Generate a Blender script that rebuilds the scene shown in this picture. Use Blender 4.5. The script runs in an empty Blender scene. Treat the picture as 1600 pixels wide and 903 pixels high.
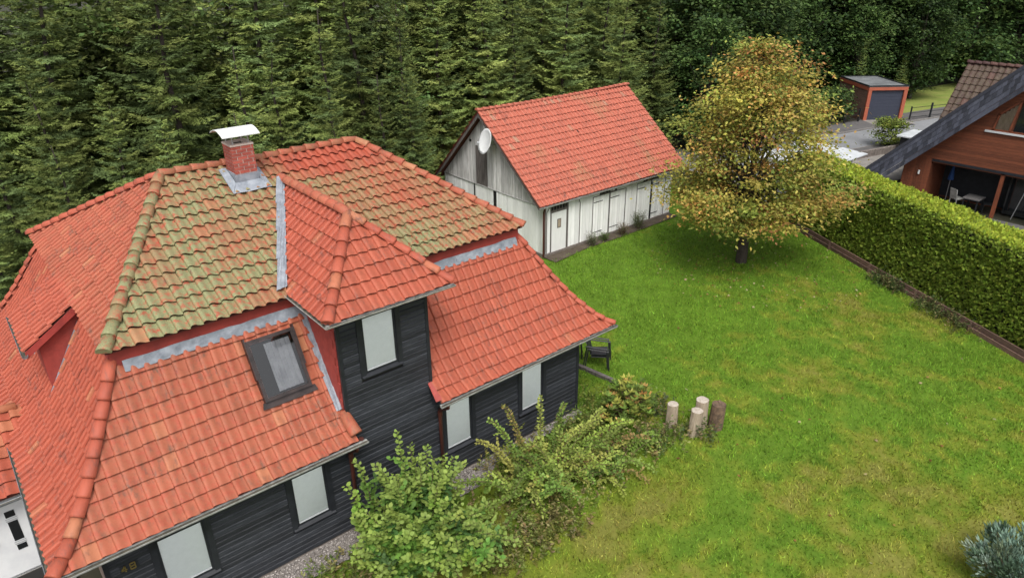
import bpy, bmesh, math, random
import numpy as np
from mathutils import Vector, Matrix
random.seed(7); RNG = np.random.default_rng(11)
SC = bpy.context.scene; COL = SC.collection
R = math.radians

# ------------------------------------------------------------------ camera
CAM = np.array([0.0, 0.0, 12.5]); FPX = 1100.5
PITCH, ROLL, YAW = .44499, -.00925, .69328
_f = np.array([math.sin(YAW)*math.cos(PITCH), math.cos(YAW)*math.cos(PITCH), -math.sin(PITCH)])
_r = np.array([math.cos(YAW), -math.sin(YAW), 0.0]); _u = np.cross(_r, _f)
RT = math.cos(ROLL)*_r + math.sin(ROLL)*_u; UP = -math.sin(ROLL)*_r + math.cos(ROLL)*_u; FW = _f
cam = bpy.data.cameras.new('camera'); cam.sensor_width = 36; cam.lens = FPX/1600*36
cam.clip_start = .1; cam.clip_end = 1500
co = bpy.data.objects.new('camera', cam); COL.objects.link(co)
co.matrix_world = Matrix(((RT[0], UP[0], -FW[0], CAM[0]), (RT[1], UP[1], -FW[1], CAM[1]), (RT[2], UP[2], -FW[2], CAM[2]), (0, 0, 0, 1)))
SC.camera = co
def proj(P):
    v = np.asarray(P, float) - CAM; d = v @ FW
    return np.stack([800 + FPX*(v @ RT)/d, 451.5 - FPX*(v @ UP)/d], -1)
# ------------------------------------------------------------------ sky and sun (overcast)
SUN_EL, SUN_AZ = R(58), R(215)          # azimuth clockwise from +Y
w = bpy.data.worlds.new('World'); SC.world = w; w.use_nodes = True
nt = w.node_tree; bg = nt.nodes['Background']
sky = nt.nodes.new('ShaderNodeTexSky'); sky.sky_type = 'NISHITA'; sky.sun_disc = False
sky.sun_elevation = SUN_EL; sky.sun_rotation = SUN_AZ
sky.air_density = 1.0; sky.dust_density = 4.0; sky.ozone_density = 1.0
hs = nt.nodes.new('ShaderNodeHueSaturation'); hs.inputs['Saturation'].default_value = .22
nt.links.new(sky.outputs[0], hs.inputs['Color']); nt.links.new(hs.outputs[0], bg.inputs['Color'])
bg.inputs['Strength'].default_value = .13
sl = bpy.data.lights.new('sun', 'SUN'); sl.energy = 1.5; sl.angle = R(28); sl.color = (1, .97, .92)
so = bpy.data.objects.new('sun', sl); COL.objects.link(so)
sd = Vector((math.sin(SUN_AZ)*math.cos(SUN_EL), math.cos(SUN_AZ)*math.cos(SUN_EL), math.sin(SUN_EL)))
so.rotation_euler = sd.to_track_quat('Z', 'Y').to_euler(); so.location = (0, 0, 60)
SC.view_settings.view_transform = 'Standard'; SC.view_settings.look = 'None'
SC.view_settings.exposure = .78; SC.view_settings.gamma = 1
SC.render.resolution_x = 1024; SC.render.resolution_y = 577
SC.cycles.use_denoising = True; SC.cycles.max_bounces = 6; SC.cycles.transparent_max_bounces = 6

# ------------------------------------------------------------------ materials
MATS = {}
def material(name, col, rough=.7, var=None, scale=4.0, bump=0.0, bscale=40.0, metal=0.0, spec=.4, detail=4.0, stretch=None, attr=None, attr_amt=.3, coords='Object'):
    """procedural material: base colour, blotchy second colour, fine relief"""
    m = bpy.data.materials.new(name); m.use_nodes = True; n = m.node_tree.nodes; L = m.node_tree.links
    b = n['Principled BSDF']; b.inputs['Roughness'].default_value = rough; b.inputs['Metallic'].default_value = metal
    b.inputs['Specular IOR Level'].default_value = spec
    tc = n.new('ShaderNodeTexCoord'); mp = n.new('ShaderNodeMapping'); L.new(tc.outputs[coords], mp.inputs[0])
    if stretch: mp.inputs['Scale'].default_value = stretch
    src = None
    rgb = n.new('ShaderNodeRGB'); rgb.outputs[0].default_value = (*col, 1); src = rgb.outputs[0]
    if var:
        nz = n.new('ShaderNodeTexNoise'); nz.inputs['Scale'].default_value = scale; nz.inputs['Detail'].default_value = detail
        nz.inputs['Roughness'].default_value = .65
        L.new(mp.outputs[0], nz.inputs['Vector'])
        cr = n.new('ShaderNodeMapRange'); cr.inputs['From Min'].default_value = .35; cr.inputs['From Max'].default_value = .68
        L.new(nz.outputs['Fac'], cr.inputs['Value'])
        mx = n.new('ShaderNodeMix'); mx.data_type = 'RGBA'; L.new(cr.outputs[0], mx.inputs['Factor'])
        L.new(src, mx.inputs['A']); mx.inputs['B'].default_value = (*var, 1); src = mx.outputs['Result']
    if attr:
        at = n.new('ShaderNodeAttribute'); at.attribute_name = attr
        sp = n.new('ShaderNodeSeparateColor'); L.new(at.outputs['Color'], sp.inputs[0])
        mr = n.new('ShaderNodeMapRange'); mr.inputs['To Min'].default_value = 1-attr_amt; mr.inputs['To Max'].default_value = 1+attr_amt
        L.new(sp.outputs['Red'], mr.inputs['Value'])
        ml = n.new('ShaderNodeVectorMath'); ml.operation = 'SCALE'; L.new(src, ml.inputs[0]); L.new(mr.outputs[0], ml.inputs['Scale']); src = ml.outputs[0]
    L.new(src, b.inputs['Base Color'])
    if bump:
        nb = n.new('ShaderNodeTexNoise'); nb.inputs['Scale'].default_value = bscale; nb.inputs['Detail'].default_value = 6
        L.new(mp.outputs[0], nb.inputs['Vector'])
        bp = n.new('ShaderNodeBump'); bp.inputs['Strength'].default_value = bump; bp.inputs['Distance'].default_value = .02
        L.new(nb.outputs['Fac'], bp.inputs['Height']); L.new(bp.outputs[0], b.inputs['Normal'])
    MATS[name] = m; return m

def leaf_material(name, trans=.3, rough=.55, spec=.15, vary=0.0):
    """colour from the mesh attribute 'tint'; thin leaves let some light through"""
    m = bpy.data.materials.new(name); m.use_nodes = True; n = m.node_tree.nodes; L = m.node_tree.links
    b = n['Principled BSDF']; out = n['Material Output']
    at = n.new('ShaderNodeAttribute'); at.attribute_name = 'tint'
    oi = n.new('ShaderNodeObjectInfo'); mr = n.new('ShaderNodeMapRange'); mr.inputs['To Min'].default_value = 1-vary; mr.inputs['To Max'].default_value = 1+vary
    L.new(oi.outputs['Random'], mr.inputs['Value'])
    ml = n.new('ShaderNodeVectorMath'); ml.operation = 'SCALE'; L.new(at.outputs['Color'], ml.inputs[0]); L.new(mr.outputs[0], ml.inputs['Scale'])
    L.new(ml.outputs[0], b.inputs['Base Color']); b.inputs['Roughness'].default_value = rough; b.inputs['Specular IOR Level'].default_value = spec
    tr = n.new('ShaderNodeBsdfTranslucent'); L.new(ml.outputs[0], tr.inputs['Color'])
    mx = n.new('ShaderNodeMixShader'); mx.inputs[0].default_value = trans
    L.new(b.outputs[0], mx.inputs[1]); L.new(tr.outputs[0], mx.inputs[2]); L.new(mx.outputs[0], out.inputs['Surface'])
    MATS[name] = m; return m

def tile_material(name, base, dark, orange):
    """clay: per-tile tone (red), moss cover (green), orange replacement tiles (blue), soot streaks"""
    m = bpy.data.materials.new(name); m.use_nodes = True; n = m.node_tree.nodes; L = m.node_tree.links
    b = n['Principled BSDF']; b.inputs['Roughness'].default_value = .62; b.inputs['Specular IOR Level'].default_value = .3
    at = n.new('ShaderNodeAttribute'); at.attribute_name = 'tone'; sp = n.new('ShaderNodeSeparateColor'); L.new(at.outputs['Color'], sp.inputs[0])
    geo = n.new('ShaderNodeNewGeometry')
    def mix(fac, a, bb):
        x = n.new('ShaderNodeMix'); x.data_type = 'RGBA'
        if hasattr(fac, 'is_linked'): L.new(fac, x.inputs['Factor'])
        else: x.inputs['Factor'].default_value = fac
        for s, v in (('A', a), ('B', bb)):
            if isinstance(v, tuple): x.inputs[s].default_value = (*v, 1)
            else: L.new(v, x.inputs[s])
        return x.outputs['Result']
    def noise(scale, lo, hi, det=5):
        z = n.new('ShaderNodeTexNoise'); z.inputs['Scale'].default_value = scale; z.inputs['Detail'].default_value = det; z.inputs['Roughness'].default_value = .7
        L.new(geo.outputs['Position'], z.inputs['Vector'])
        r = n.new('ShaderNodeMapRange'); r.inputs['From Min'].default_value = lo; r.inputs['From Max'].default_value = hi; L.new(z.outputs['Fac'], r.inputs['Value']); return r.outputs[0]
    def mul(a, bb):
        x = n.new('ShaderNodeMath'); x.operation = 'MULTIPLY'; L.new(a, x.inputs[0])
        if isinstance(bb, float): x.inputs[1].default_value = bb
        else: L.new(bb, x.inputs[1])
        return x.outputs[0]
    c = mix(sp.outputs['Red'], dark, base)
    c = mix(sp.outputs['Blue'], c, orange)
    c = mix(mul(noise(2.3, .5, .72), .5), c, tuple(x*.55 for x in base))
    st = n.new('ShaderNodeVectorMath'); st.operation = 'MULTIPLY'; st.inputs[1].default_value = (1, .35, .35); L.new(geo.outputs['Position'], st.inputs[0])
    sn = n.new('ShaderNodeTexNoise'); sn.inputs['Scale'].default_value = 11; sn.inputs['Detail'].default_value = 6; sn.inputs['Roughness'].default_value = .7; L.new(st.outputs[0], sn.inputs['Vector'])
    sr = n.new('ShaderNodeMapRange'); sr.inputs['From Min'].default_value = .5; sr.inputs['From Max'].default_value = .66; L.new(sn.outputs['Fac'], sr.inputs['Value'])
    c = mix(mul(mul(noise(.9, .42, .62), sr.outputs[0]), .8), c, (.10, .06, .05))
    c = mix(mul(noise(30, .58, .75), .35), c, (.09, .06, .05))
    mossn = noise(7, .36, .52); ms = mul(mossn, sp.outputs['Green'])
    c = mix(mul(ms, .9), c, mix(noise(40, .4, .65), (.25, .25, .125), (.165, .172, .085)))
    L.new(c, b.inputs['Base Color'])
    nb = n.new('ShaderNodeTexNoise'); nb.inputs['Scale'].default_value = 60; nb.inputs['Detail'].default_value = 6; L.new(geo.outputs['Position'], nb.inputs['Vector'])
    bp = n.new('ShaderNodeBump'); bp.inputs['Strength'].default_value = .35; bp.inputs['Distance'].default_value = .015
    L.new(nb.outputs['Fac'], bp.inputs['Height']); L.new(bp.outputs[0], b.inputs['Normal'])
    MATS[name] = m; return m

def brick_material(name, a, c, mortar, sx=4.0):
    m = bpy.data.materials.new(name); m.use_nodes = True; n = m.node_tree.nodes; L = m.node_tree.links
    b = n['Principled BSDF']; b.inputs['Roughness'].default_value = .85
    tc = n.new('ShaderNodeTexCoord'); mp = n.new('ShaderNodeMapping'); mp.inputs['Rotation'].default_value = (R(90), 0, 0)
    L.new(tc.outputs['Object'], mp.inputs[0])
    t = n.new('ShaderNodeTexBrick'); t.inputs['Scale'].default_value = 1; t.inputs['Brick Width'].default_value = .25; t.inputs['Row Height'].default_value = .083
    t.inputs['Mortar Size'].default_value = .006
    t.inputs['Color1'].default_value = (*a, 1); t.inputs['Color2'].default_value = (*c, 1); t.inputs['Mortar'].default_value = (*mortar, 1)
    L.new(mp.outputs[0], t.inputs['Vector']); L.new(t.outputs['Color'], b.inputs['Base Color'])
    MATS[name] = m; return m

tile_material('clay', (.388, .093, .053), (.30, .066, .039), (.40, .165, .085))
tile_material('clay_barn', (.435, .13, .084), (.38, .108, .07), (.36, .21, .14))
tile_material('clay_brown', (.05, .020, .018), (.034, .015, .014), (.09, .04, .03))
material('deck', (.12, .035, .025), .9)
material('black_wood', (.016, .018, .023), .55, (.038, .041, .048), 3, .35, 30, stretch=(1, 1, 8), attr='tone', attr_amt=.35, spec=.35)
material('black_trim', (.013, .0145, .018), .5, (.022, .024, .03), 5, .2, 40, spec=.35)
material('board_edge', (.10, .105, .115), .7, (.05, .05, .06), 12)
material('red_paint', (.34, .05, .04), .6, (.22, .035, .03), 3, .2, 20)
material('red_hung_tile', (.33, .055, .042), .65, (.24, .04, .032), 5, .3, 15)
material('lead', (.27, .295, .33), .5, (.15, .17, .20), 5, .5, 14, spec=.5)
material('zinc', (.30, .32, .34), .38, (.16, .165, .17), 6, .3, 20, metal=.55)
material('gutter_pale', (.48, .48, .46), .5, (.22, .22, .2), 7, .2, 30, metal=.2)
material('gutter_dirt', (.06, .055, .045), .9, (.12, .11, .08), 8, .6, 30)
material('brown_pipe', (.075, .022, .016), .35, (.05, .018, .014), 5)
material('pane_backing', (.92, .96, .96), .8, (.87, .91, .91), 9, .15, 60)  # white blinds of the house windows
material('white_paint', (.72, .73, .73), .35, (.64, .65, .66), 3)
material('white_frame', (.5, .52, .53), .5)
material('dark_glass', (.012, .014, .016), .08, spec=.8)
material('grey_wood', (.16, .14, .13), .85, (.07, .06, .055), 4, .5, 30, stretch=(3, 3, .4))
material('white_board', (.84, .84, .82), .75, (.76, .76, .74), 3.5, .25, 30, stretch=(2, 2, .5), attr='tone', attr_amt=.12)
material('weathered_board', (.68, .675, .66), .85, (.42, .40, .385), 4.5, .4, 30, stretch=(4, 4, .35), attr='tone', attr_amt=.25)
material('gap_dark', (.012, .011, .010), .9)
material('plinth', (.2, .17, .15), .9, (.1, .085, .075), 6, .7, 20)
material('brick_red', (.36, .085, .06), .75, (.26, .055, .04), 6, .4, 50, attr='tone', attr_amt=.2)
material('mortar', (.50, .42, .37), .9)
material('skylight_metal', (.055, .04, .038), .4, (.03, .024, .023), 5, metal=.3)
material('curtain', (.42, .43, .45), .9, (.28, .29, .31), 3)
material('dish_white', (.66, .67, .66), .5, (.56, .57, .57), 5)
material('plastic_black', (.016, .017, .019), .38, (.025, .026, .028), 8, spec=.5)
material('log_end', (.44, .39, .33), .85, (.30, .25, .20), 14, .4, 40)
material('log_side', (.38, .31, .23), .85, (.24, .185, .13), 5, .5, 30, stretch=(4, 4, .6))
material('log_bark', (.17, .11, .07), .95, (.05, .035, .025), 6, .9, 16)
material('sleeper', (.15, .088, .066), .85, (.095, .058, .045), 5, .5, 25, stretch=(1, 1, 1), attr='tone', attr_amt=.25)
material('bark', (.065, .052, .042), .95, (.035, .028, .024), 7, .8, 25)
material('stem', (.12, .085, .05), .9)
material('soil', (.055, .04, .028), .95, (.09, .07, .05), 3, .8, 30)
material('forest_floor', (.022, .026, .012), .95, (.035, .028, .018), .5, .8, 8)
material('gravel', (.25, .225, .205), .95, (.11, .095, .085), 16, .9, 45)
material('pebble', (.33, .30, .28), .9, (.17, .15, .14), 5, attr='tone', attr_amt=.5)
material('asphalt', (.21, .215, .225), .9, (.155, .16, .165), .6, .3, 60)
material('pavement', (.105, .10, .098), .9, (.075, .07, .07), .8, .3, 60)
material('kerb', (.2, .19, .18), .9, (.13, .12, .115), 3)
material('meadow', (.14, .19, .03), .95, (.2, .21, .05), .6, .5, 20)
material('chalet_wood', (.165, .05, .022), .6, (.11, .034, .016), 3, .3, 30, stretch=(1, 1, 9), attr='tone', attr_amt=.2)
material('chalet_beam', (.19, .055, .024), .55, (.12, .036, .018), 3)
material('slate', (.048, .053, .072), .5, (.066, .071, .092), 5, .3, 25, attr='tone', attr_amt=.45)
material('garage_red', (.36, .095, .05), .6, (.3, .08, .045), 2)
material('garage_door', (.03, .035, .055), .6, (.038, .043, .063), 5, .15, 40)
material('bitumen', (.16, .17, .175), .9, (.08, .085, .09), .8, .3, 20)
brick_material('brick_wall', (.2, .095, .06), (.14, .065, .045), (.24, .21, .18))
material('metal_black', (.012, .014, .016), .5)
material('roof_sheet', (.52, .54, .56), .5, (.38, .4, .41), 2, .2, 10)
material('brass', (.32, .24, .08), .4, metal=.7)
material('blue_cloth', (.015, .05, .16), .8)
material('steel', (.5, .51, .52), .35, metal=.7)
material('stone_slab', (.24, .22, .2), .9, (.15, .14, .125), 2)
leaf_material('needles', .15, .6, .1); leaf_material('leaves', .32); leaf_material('grass_blade', .3, .6, .1); leaf_material('tree_needles', .12, .6, .12, .42); leaf_material('tree_leaves', .28, .55, .15, .3)
# pane of the roof window: reflecting glass
gm = bpy.data.materials.new('glass'); gm.use_nodes = True
_n = gm.node_tree.nodes; _l = gm.node_tree.links
_b = _n['Principled BSDF']; _b.inputs['Base Color'].default_value = (.9, .95, .95, 1); _b.inputs['Roughness'].default_value = .02; _b.inputs['IOR'].default_value = 1.5
_t = _n.new('ShaderNodeBsdfTransparent'); _g = _n.new('ShaderNodeBsdfGlossy'); _g.inputs['Roughness'].default_value = .02
_fr = _n.new('ShaderNodeFresnel'); _fr.inputs[0].default_value = 1.9; _m = _n.new('ShaderNodeMixShader')
_l.new(_fr.outputs[0], _m.inputs[0]); _l.new(_t.outputs[0], _m.inputs[1]); _l.new(_g.outputs[0], _m.inputs[2]); _l.new(_m.outputs[0], _n['Material Output'].inputs['Surface'])
MATS['glass'] = gm
g2 = gm.copy(); g2.name = 'window_glass'; MATS['window_glass'] = g2
for _x in g2.node_tree.nodes:
    if _x.type == 'FRESNEL': _x.inputs[0].default_value = 1.4

# ------------------------------------------------------------------ object helpers
ORIG = {}
def link(name, me, parent=None, local=False):
    o = bpy.data.objects.new(name, me); COL.objects.link(o)
    if parent:
        o.parent = parent
        if not local:
            p = ORIG.get(parent, Vector((0, 0, 0))); o.matrix_parent_inverse = Matrix.Translation(-p)
        ORIG[o] = Vector((0, 0, 0))
    return o
def tag(o, label=None, cat=None, group=None, kind=None):
    if label: o['label'] = label
    if cat: o['category'] = cat
    if group: o['group'] = group
    if kind: o['kind'] = kind
    return o
def thing(name, label, cat, loc=(0, 0, 0), rz=0, group=None):
    o = bpy.data.objects.new(name, None); COL.objects.link(o); o.location = loc; o.rotation_euler = (0, 0, rz); o.empty_display_size = .3
    ORIG[o] = Vector(loc); return tag(o, label, cat, group)
def mesh_np(name, V, F, mat, attr=None, attr_name='tone', smooth=False, mats=None, mi=None):
    """V (n,3); F (m,k) equal-size faces or list of faces"""
    me = bpy.data.meshes.new(name); V = np.asarray(V, np.float32)
    if isinstance(F, np.ndarray):
        k = F.shape[1]; me.vertices.add(len(V)); me.vertices.foreach_set('co', V.ravel())
        me.loops.add(F.size); me.loops.foreach_set('vertex_index', F.astype(np.int32).ravel())
        me.polygons.add(len(F)); me.polygons.foreach_set('loop_start', np.arange(0, F.size, k, dtype=np.int32))
        me.update(calc_edges=True)
    else:
        me.from_pydata(V.tolist(), [], [list(f) for f in F]); me.update()
    for m in (mats or [mat]): me.materials.append(MATS[m])
    if mi is not None: me.polygons.foreach_set('material_index', np.asarray(mi, np.int32))
    if attr is not None:
        a = me.color_attributes.new(attr_name, 'FLOAT_COLOR', 'POINT'); A = np.ones((len(V), 4), np.float32); A[:, :3] = attr
        a.data.foreach_set('color', A.ravel())
    if smooth: me.polygons.foreach_set('use_smooth', np.ones(len(me.polygons), bool))
    return me
class MB:
    def __init__(s): s.v = []; s.f = []
    def add(s, V, F):
        b = len(s.v); s.v += [tuple(map(float, p)) for p in V]; s.f += [tuple(b+i for i in f) for f in F]; return s
    def box(s, x0, x1, y0, y1, z0, z1):
        return s.add([(x0,y0,z0),(x1,y0,z0),(x1,y1,z0),(x0,y1,z0),(x0,y0,z1),(x1,y0,z1),(x1,y1,z1),(x0,y1,z1)],
                     [(0,3,2,1),(4,5,6,7),(0,1,5,4),(1,2,6,5),(2,3,7,6),(3,0,4,7)])
    def beam(s, a, b, wd, ht, up=(0,0,1)):
        a = Vector(a); b = Vector(b); d = (b-a).normalized(); sd = d.cross(Vector(up))
        if sd.length < 1e-4: sd = d.cross(Vector((1,0,0)))
        sd.normalize(); u = sd.cross(d).normalized(); V = []
        for p in (a, b):
            for i, j in ((-1,-1),(1,-1),(1,1),(-1,1)): V.append(p + sd*(i*wd/2) + u*(j*ht/2))
        return s.add(V, [(0,1,2,3),(7,6,5,4),(0,4,5,1),(1,5,6,2),(2,6,7,3),(3,7,4,0)])
    def tube(s, pts, r, n=8, cap=True):
        pts = [Vector(p) for p in pts]; rs = r if isinstance(r, (list, tuple)) else [r]*len(pts); V = []; F = []
        for i, p in enumerate(pts):
            d = (pts[min(i+1, len(pts)-1)] - pts[max(i-1, 0)]).normalized()
            q = Vector((0,0,1)) if abs(d.z) < .9 else Vector((1,0,0)); a = d.cross(q).normalized(); b = d.cross(a)
            for k in range(n): t = 2*math.pi*k/n; V.append(p + (a*math.cos(t) + b*math.sin(t))*rs[i])
        for i in range(len(pts)-1):
            for k in range(n): F.append((i*n+k, i*n+(k+1) % n, (i+1)*n+(k+1) % n, (i+1)*n+k))
        if cap: F += [tuple(range(n-1, -1, -1)), tuple((len(pts)-1)*n+k for k in range(n))]
        return s.add(V, F)
    def prism(s, poly, off):
        """polygon (3D points) extruded by the vector off"""
        n = len(poly); o = Vector(off); V = [Vector(p) for p in poly]; V += [p+o for p in V]
        return s.add(V, [tuple(range(n-1, -1, -1)), tuple(range(n, 2*n))] + [(i, (i+1) % n, n+(i+1) % n, n+i) for i in range(n)])
    def build(s, name, mat, parent=None, local=False, smooth=False, tone=None, bevel=0):
        me = bpy.data.meshes.new(name); me.from_pydata(s.v, [], s.f); me.materials.append(MATS[mat])
        bm = bmesh.new(); bm.from_mesh(me)
        if len(s.f) > 1: bmesh.ops.recalc_face_normals(bm, faces=bm.faces)
        if bevel: bmesh.ops.bevel(bm, geom=bm.edges, offset=bevel, segments=1, affect='EDGES')
        bm.to_mesh(me); bm.free()
        if tone is not None:
            a = me.color_attributes.new('tone', 'FLOAT_COLOR', 'POINT'); a.data.foreach_set('color', [tone, 0, 0, 1]*len(me.vertices))
        if smooth: me.polygons.foreach_set('use_smooth', [True]*len(me.polygons))
        return link(name, me, parent, local)
def rnd(a, b): return random.uniform(a, b)

# ---- value noise for colour patches and relief
_P = RNG.random((256, 256))
def vnoise(x, y, sc, o=0):
    x = np.asarray(x)*sc + 37.3*o; y = np.asarray(y)*sc + 11.7*o
    i = np.floor(x).astype(int); j = np.floor(y).astype(int); fx = x-i; fy = y-j
    fx = fx*fx*(3-2*fx); fy = fy*fy*(3-2*fy); g = lambda a, b: _P[a % 256, b % 256]
    return (g(i,j)*(1-fx)+g(i+1,j)*fx)*(1-fy) + (g(i,j+1)*(1-fx)+g(i+1,j+1)*fx)*fy
def fbm(x, y, sc, o=0, n=4):
    s = 0; a = .5; t = 0
    for k in range(n): s = s + a*vnoise(x, y, sc*2**k, o+k); t += a; a *= .55
    return s/t

# ================================================================== SETTING
g = MB().add([(-400,-400,-.06),(600,-400,-.06),(600,600,-.06),(-400,600,-.06)], [(0,1,2,3)]).build('ground', 'forest_floor'); tag(g, kind='structure')

def hedge_x(y): return 31.22 + (y-15.13)*(31.22-25.99)/(15.13-4.55)      # line of the timber edging
def lawn_col(x, y):
    """grass colour with yellow-brown worn patches, fresher green towards the barn"""
    x = np.asarray(x, float); y = np.asarray(y, float)
    n1 = fbm(x, y, .23, 1); n2 = fbm(x, y, .9, 5); n3 = fbm(x, y, 3.2, 9)
    dry = np.clip((n1-.42)*2.4 + (n2-.5)*1.5 + np.clip((8-y)*.09, -.8, .3) + np.clip((x-19)*.02, -.3, .3) + (n3-.5)*1.5, 0, 1)
    # worn strip in front of the flower bed
    band = np.exp(-((y-8.3)/.9)**2)*np.clip((14.5-x)/3, 0, 1); dry = np.clip(dry + band*(.4+n2*.4), 0, 1)
    gfresh = np.array([.158, .28, .03]); gyel = np.array([.245, .285, .038]); brown = np.array([.275, .24, .075])
    c = gfresh + (gyel-gfresh)*np.clip(dry*1.5, 0, 1)[..., None]; c = c + (brown-c)*np.clip(dry*1.2-.68, 0, .6)[..., None]
    return c*(.78+.5*n3[..., None])
X0, X1, Y0, Y1 = 2.0, 33.0, -3.0, 27.0; st = .125
gx, gy = np.meshgrid(np.arange(X0, X1+st, st), np.arange(Y0, Y1+st, st)); nx, ny = gx.shape[1], gx.shape[0]
gz = .01 + .05*(fbm(gx, gy, .35, 3)-.5) + .03*(fbm(gx, gy, 2.0, 4)-.5)
gx2 = np.minimum(gx, hedge_x(gy)+.25)
V = np.stack([gx2, gy, gz], -1).reshape(-1, 3); idx = np.arange(nx*ny).reshape(ny, nx)
F = np.stack([idx[:-1,:-1], idx[:-1,1:], idx[1:,1:], idx[1:,:-1]], -1).reshape(-1, 4)
cx_, cy_ = V[F].mean(1)[:, 0], V[F].mean(1)[:, 1]; F = F[(gx.reshape(-1)[F[:, 0]] < hedge_x(cy_)+.3)]
lawn = link('lawn', mesh_np('lawn', V, F, 'grass_blade', lawn_col(V[:, 0], V[:, 1])*.75, 'tint', True)); tag(lawn, kind='structure')
def lawn_z(x, y): return .01 + .05*(fbm(x, y, .35, 3)-.5) + .03*(fbm(x, y, 2.0, 4)-.5)

# road, pavements and the plot across the street
def strip(name, pts, z, mat):
    o = MB().add([(x, y, z) for x, y in pts], [tuple(range(len(pts)))]).build(name, mat); return tag(o, kind='structure')
rd = np.array([8.43, -1.83]); rd /= np.linalg.norm(rd); rn = np.array([-rd[1], rd[0]])
P0 = np.array([50.6, 25.2])
def rpt(s, o): p = P0 + rd*s + rn*o; return (float(p[0]), float(p[1]))
strip('road', [rpt(-14, -3.6), rpt(60, -3.6), rpt(60, 0), rpt(-14, 0)], -.03, 'asphalt')
def kerbstone(o0, o1, name):
    m = MB(); a = [rpt(-14, o0), rpt(60, o0), rpt(60, o1), rpt(-14, o1)]; m.prism([(x, y, -.05) for x, y in a], (0, 0, .13)); return tag(m.build(name, 'kerb'), kind='structure')
kerbstone(0, .14, 'kerb'); kerbstone(-3.74, -3.6, 'kerb')
m = MB(); m.prism([(*rpt(-14, .14), -.05), (*rpt(60, .14), -.05), (*rpt(60, 2.3), -.05), (*rpt(-14, 2.3), -.05)], (0, 0, .12)); tag(m.build('pavement', 'pavement'), kind='structure')
m = MB(); m.prism([(*rpt(-14, -5.2), -.05), (*rpt(60, -5.2), -.05), (*rpt(60, -3.74), -.05), (*rpt(-14, -3.74), -.05)], (0, 0, .11)); tag(m.build('pavement', 'pavement'), kind='structure')
strip('meadow', [(60.9, 24.0), (80, 20), (84, 28), (63, 31)], -.02, 'meadow')
strip('driveway', [(57.4, 24.4), (60.2, 22.3), (61.2, 24.3), (58.6, 26.2)], .076, 'stone_slab')
strip('soil', [(31.6, 15.1), (26.35, 4.5), (22.5, -3.2), (26.5, -3.2), (30.8, 4.5), (36, 15.1), (37, 19), (33.5, 19)], .03, 'soil')
strip('terrace', [(33.5, 3), (40.55, 3), (40.55, 16.2), (37.5, 16.2)], .05, 'pavement')
strip('yard', [(34, 17.2), (47, 16.4), (50, 21), (36, 24)], .02, 'stone_slab')

# ================================================================== ROOF TILES
PROF_N = 8
def tile_template(w, l, amp, lift, lip=.022, over=.05, flip=False):
    t = np.array([0, .03, .12, .25, .4, .56, .75, .9, 1.0]); h = amp*np.array([-.35, .45, .95, 1, .75, .2, -.25, -.4, -.38])
    if flip: t = 1-t[::-1]; h = h[::-1]
    a = t*(w+.006)
    lo = np.stack([a, np.full_like(a, 0.0), h+lift], 1); hi = np.stack([a, np.full_like(a, l+over), h+.004], 1); lp = np.stack([a, np.full_like(a, .03), h+lift-lip-.02], 1)
    V = np.concatenate([lo, hi, lp, lo]); n = PROF_N+1
    F = [(i, i+1, n+i+1, n+i) for i in range(PROF_N)] + [(2*n+i, 2*n+i+1, 3*n+i+1, 3*n+i) for i in range(PROF_N)]
    F += [(3*n, n, 2*n)]
    return V, F
def bisect_mesh(V, F, planes):
    bm = bmesh.new(); vs = [bm.verts.new(p) for p in V]
    for f in F: bm.faces.new([vs[i] for i in f])
    for p, nrm in planes:
        bmesh.ops.bisect_plane(bm, geom=bm.verts[:]+bm.edges[:]+bm.faces[:], plane_co=p, plane_no=nrm, clear_inner=True)
    bm.verts.index_update(); V2 = np.array([v.co[:] for v in bm.verts]); F2 = [tuple(v.index for v in f.verts) for f in bm.faces]; bm.free()
    return V2, F2
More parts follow.
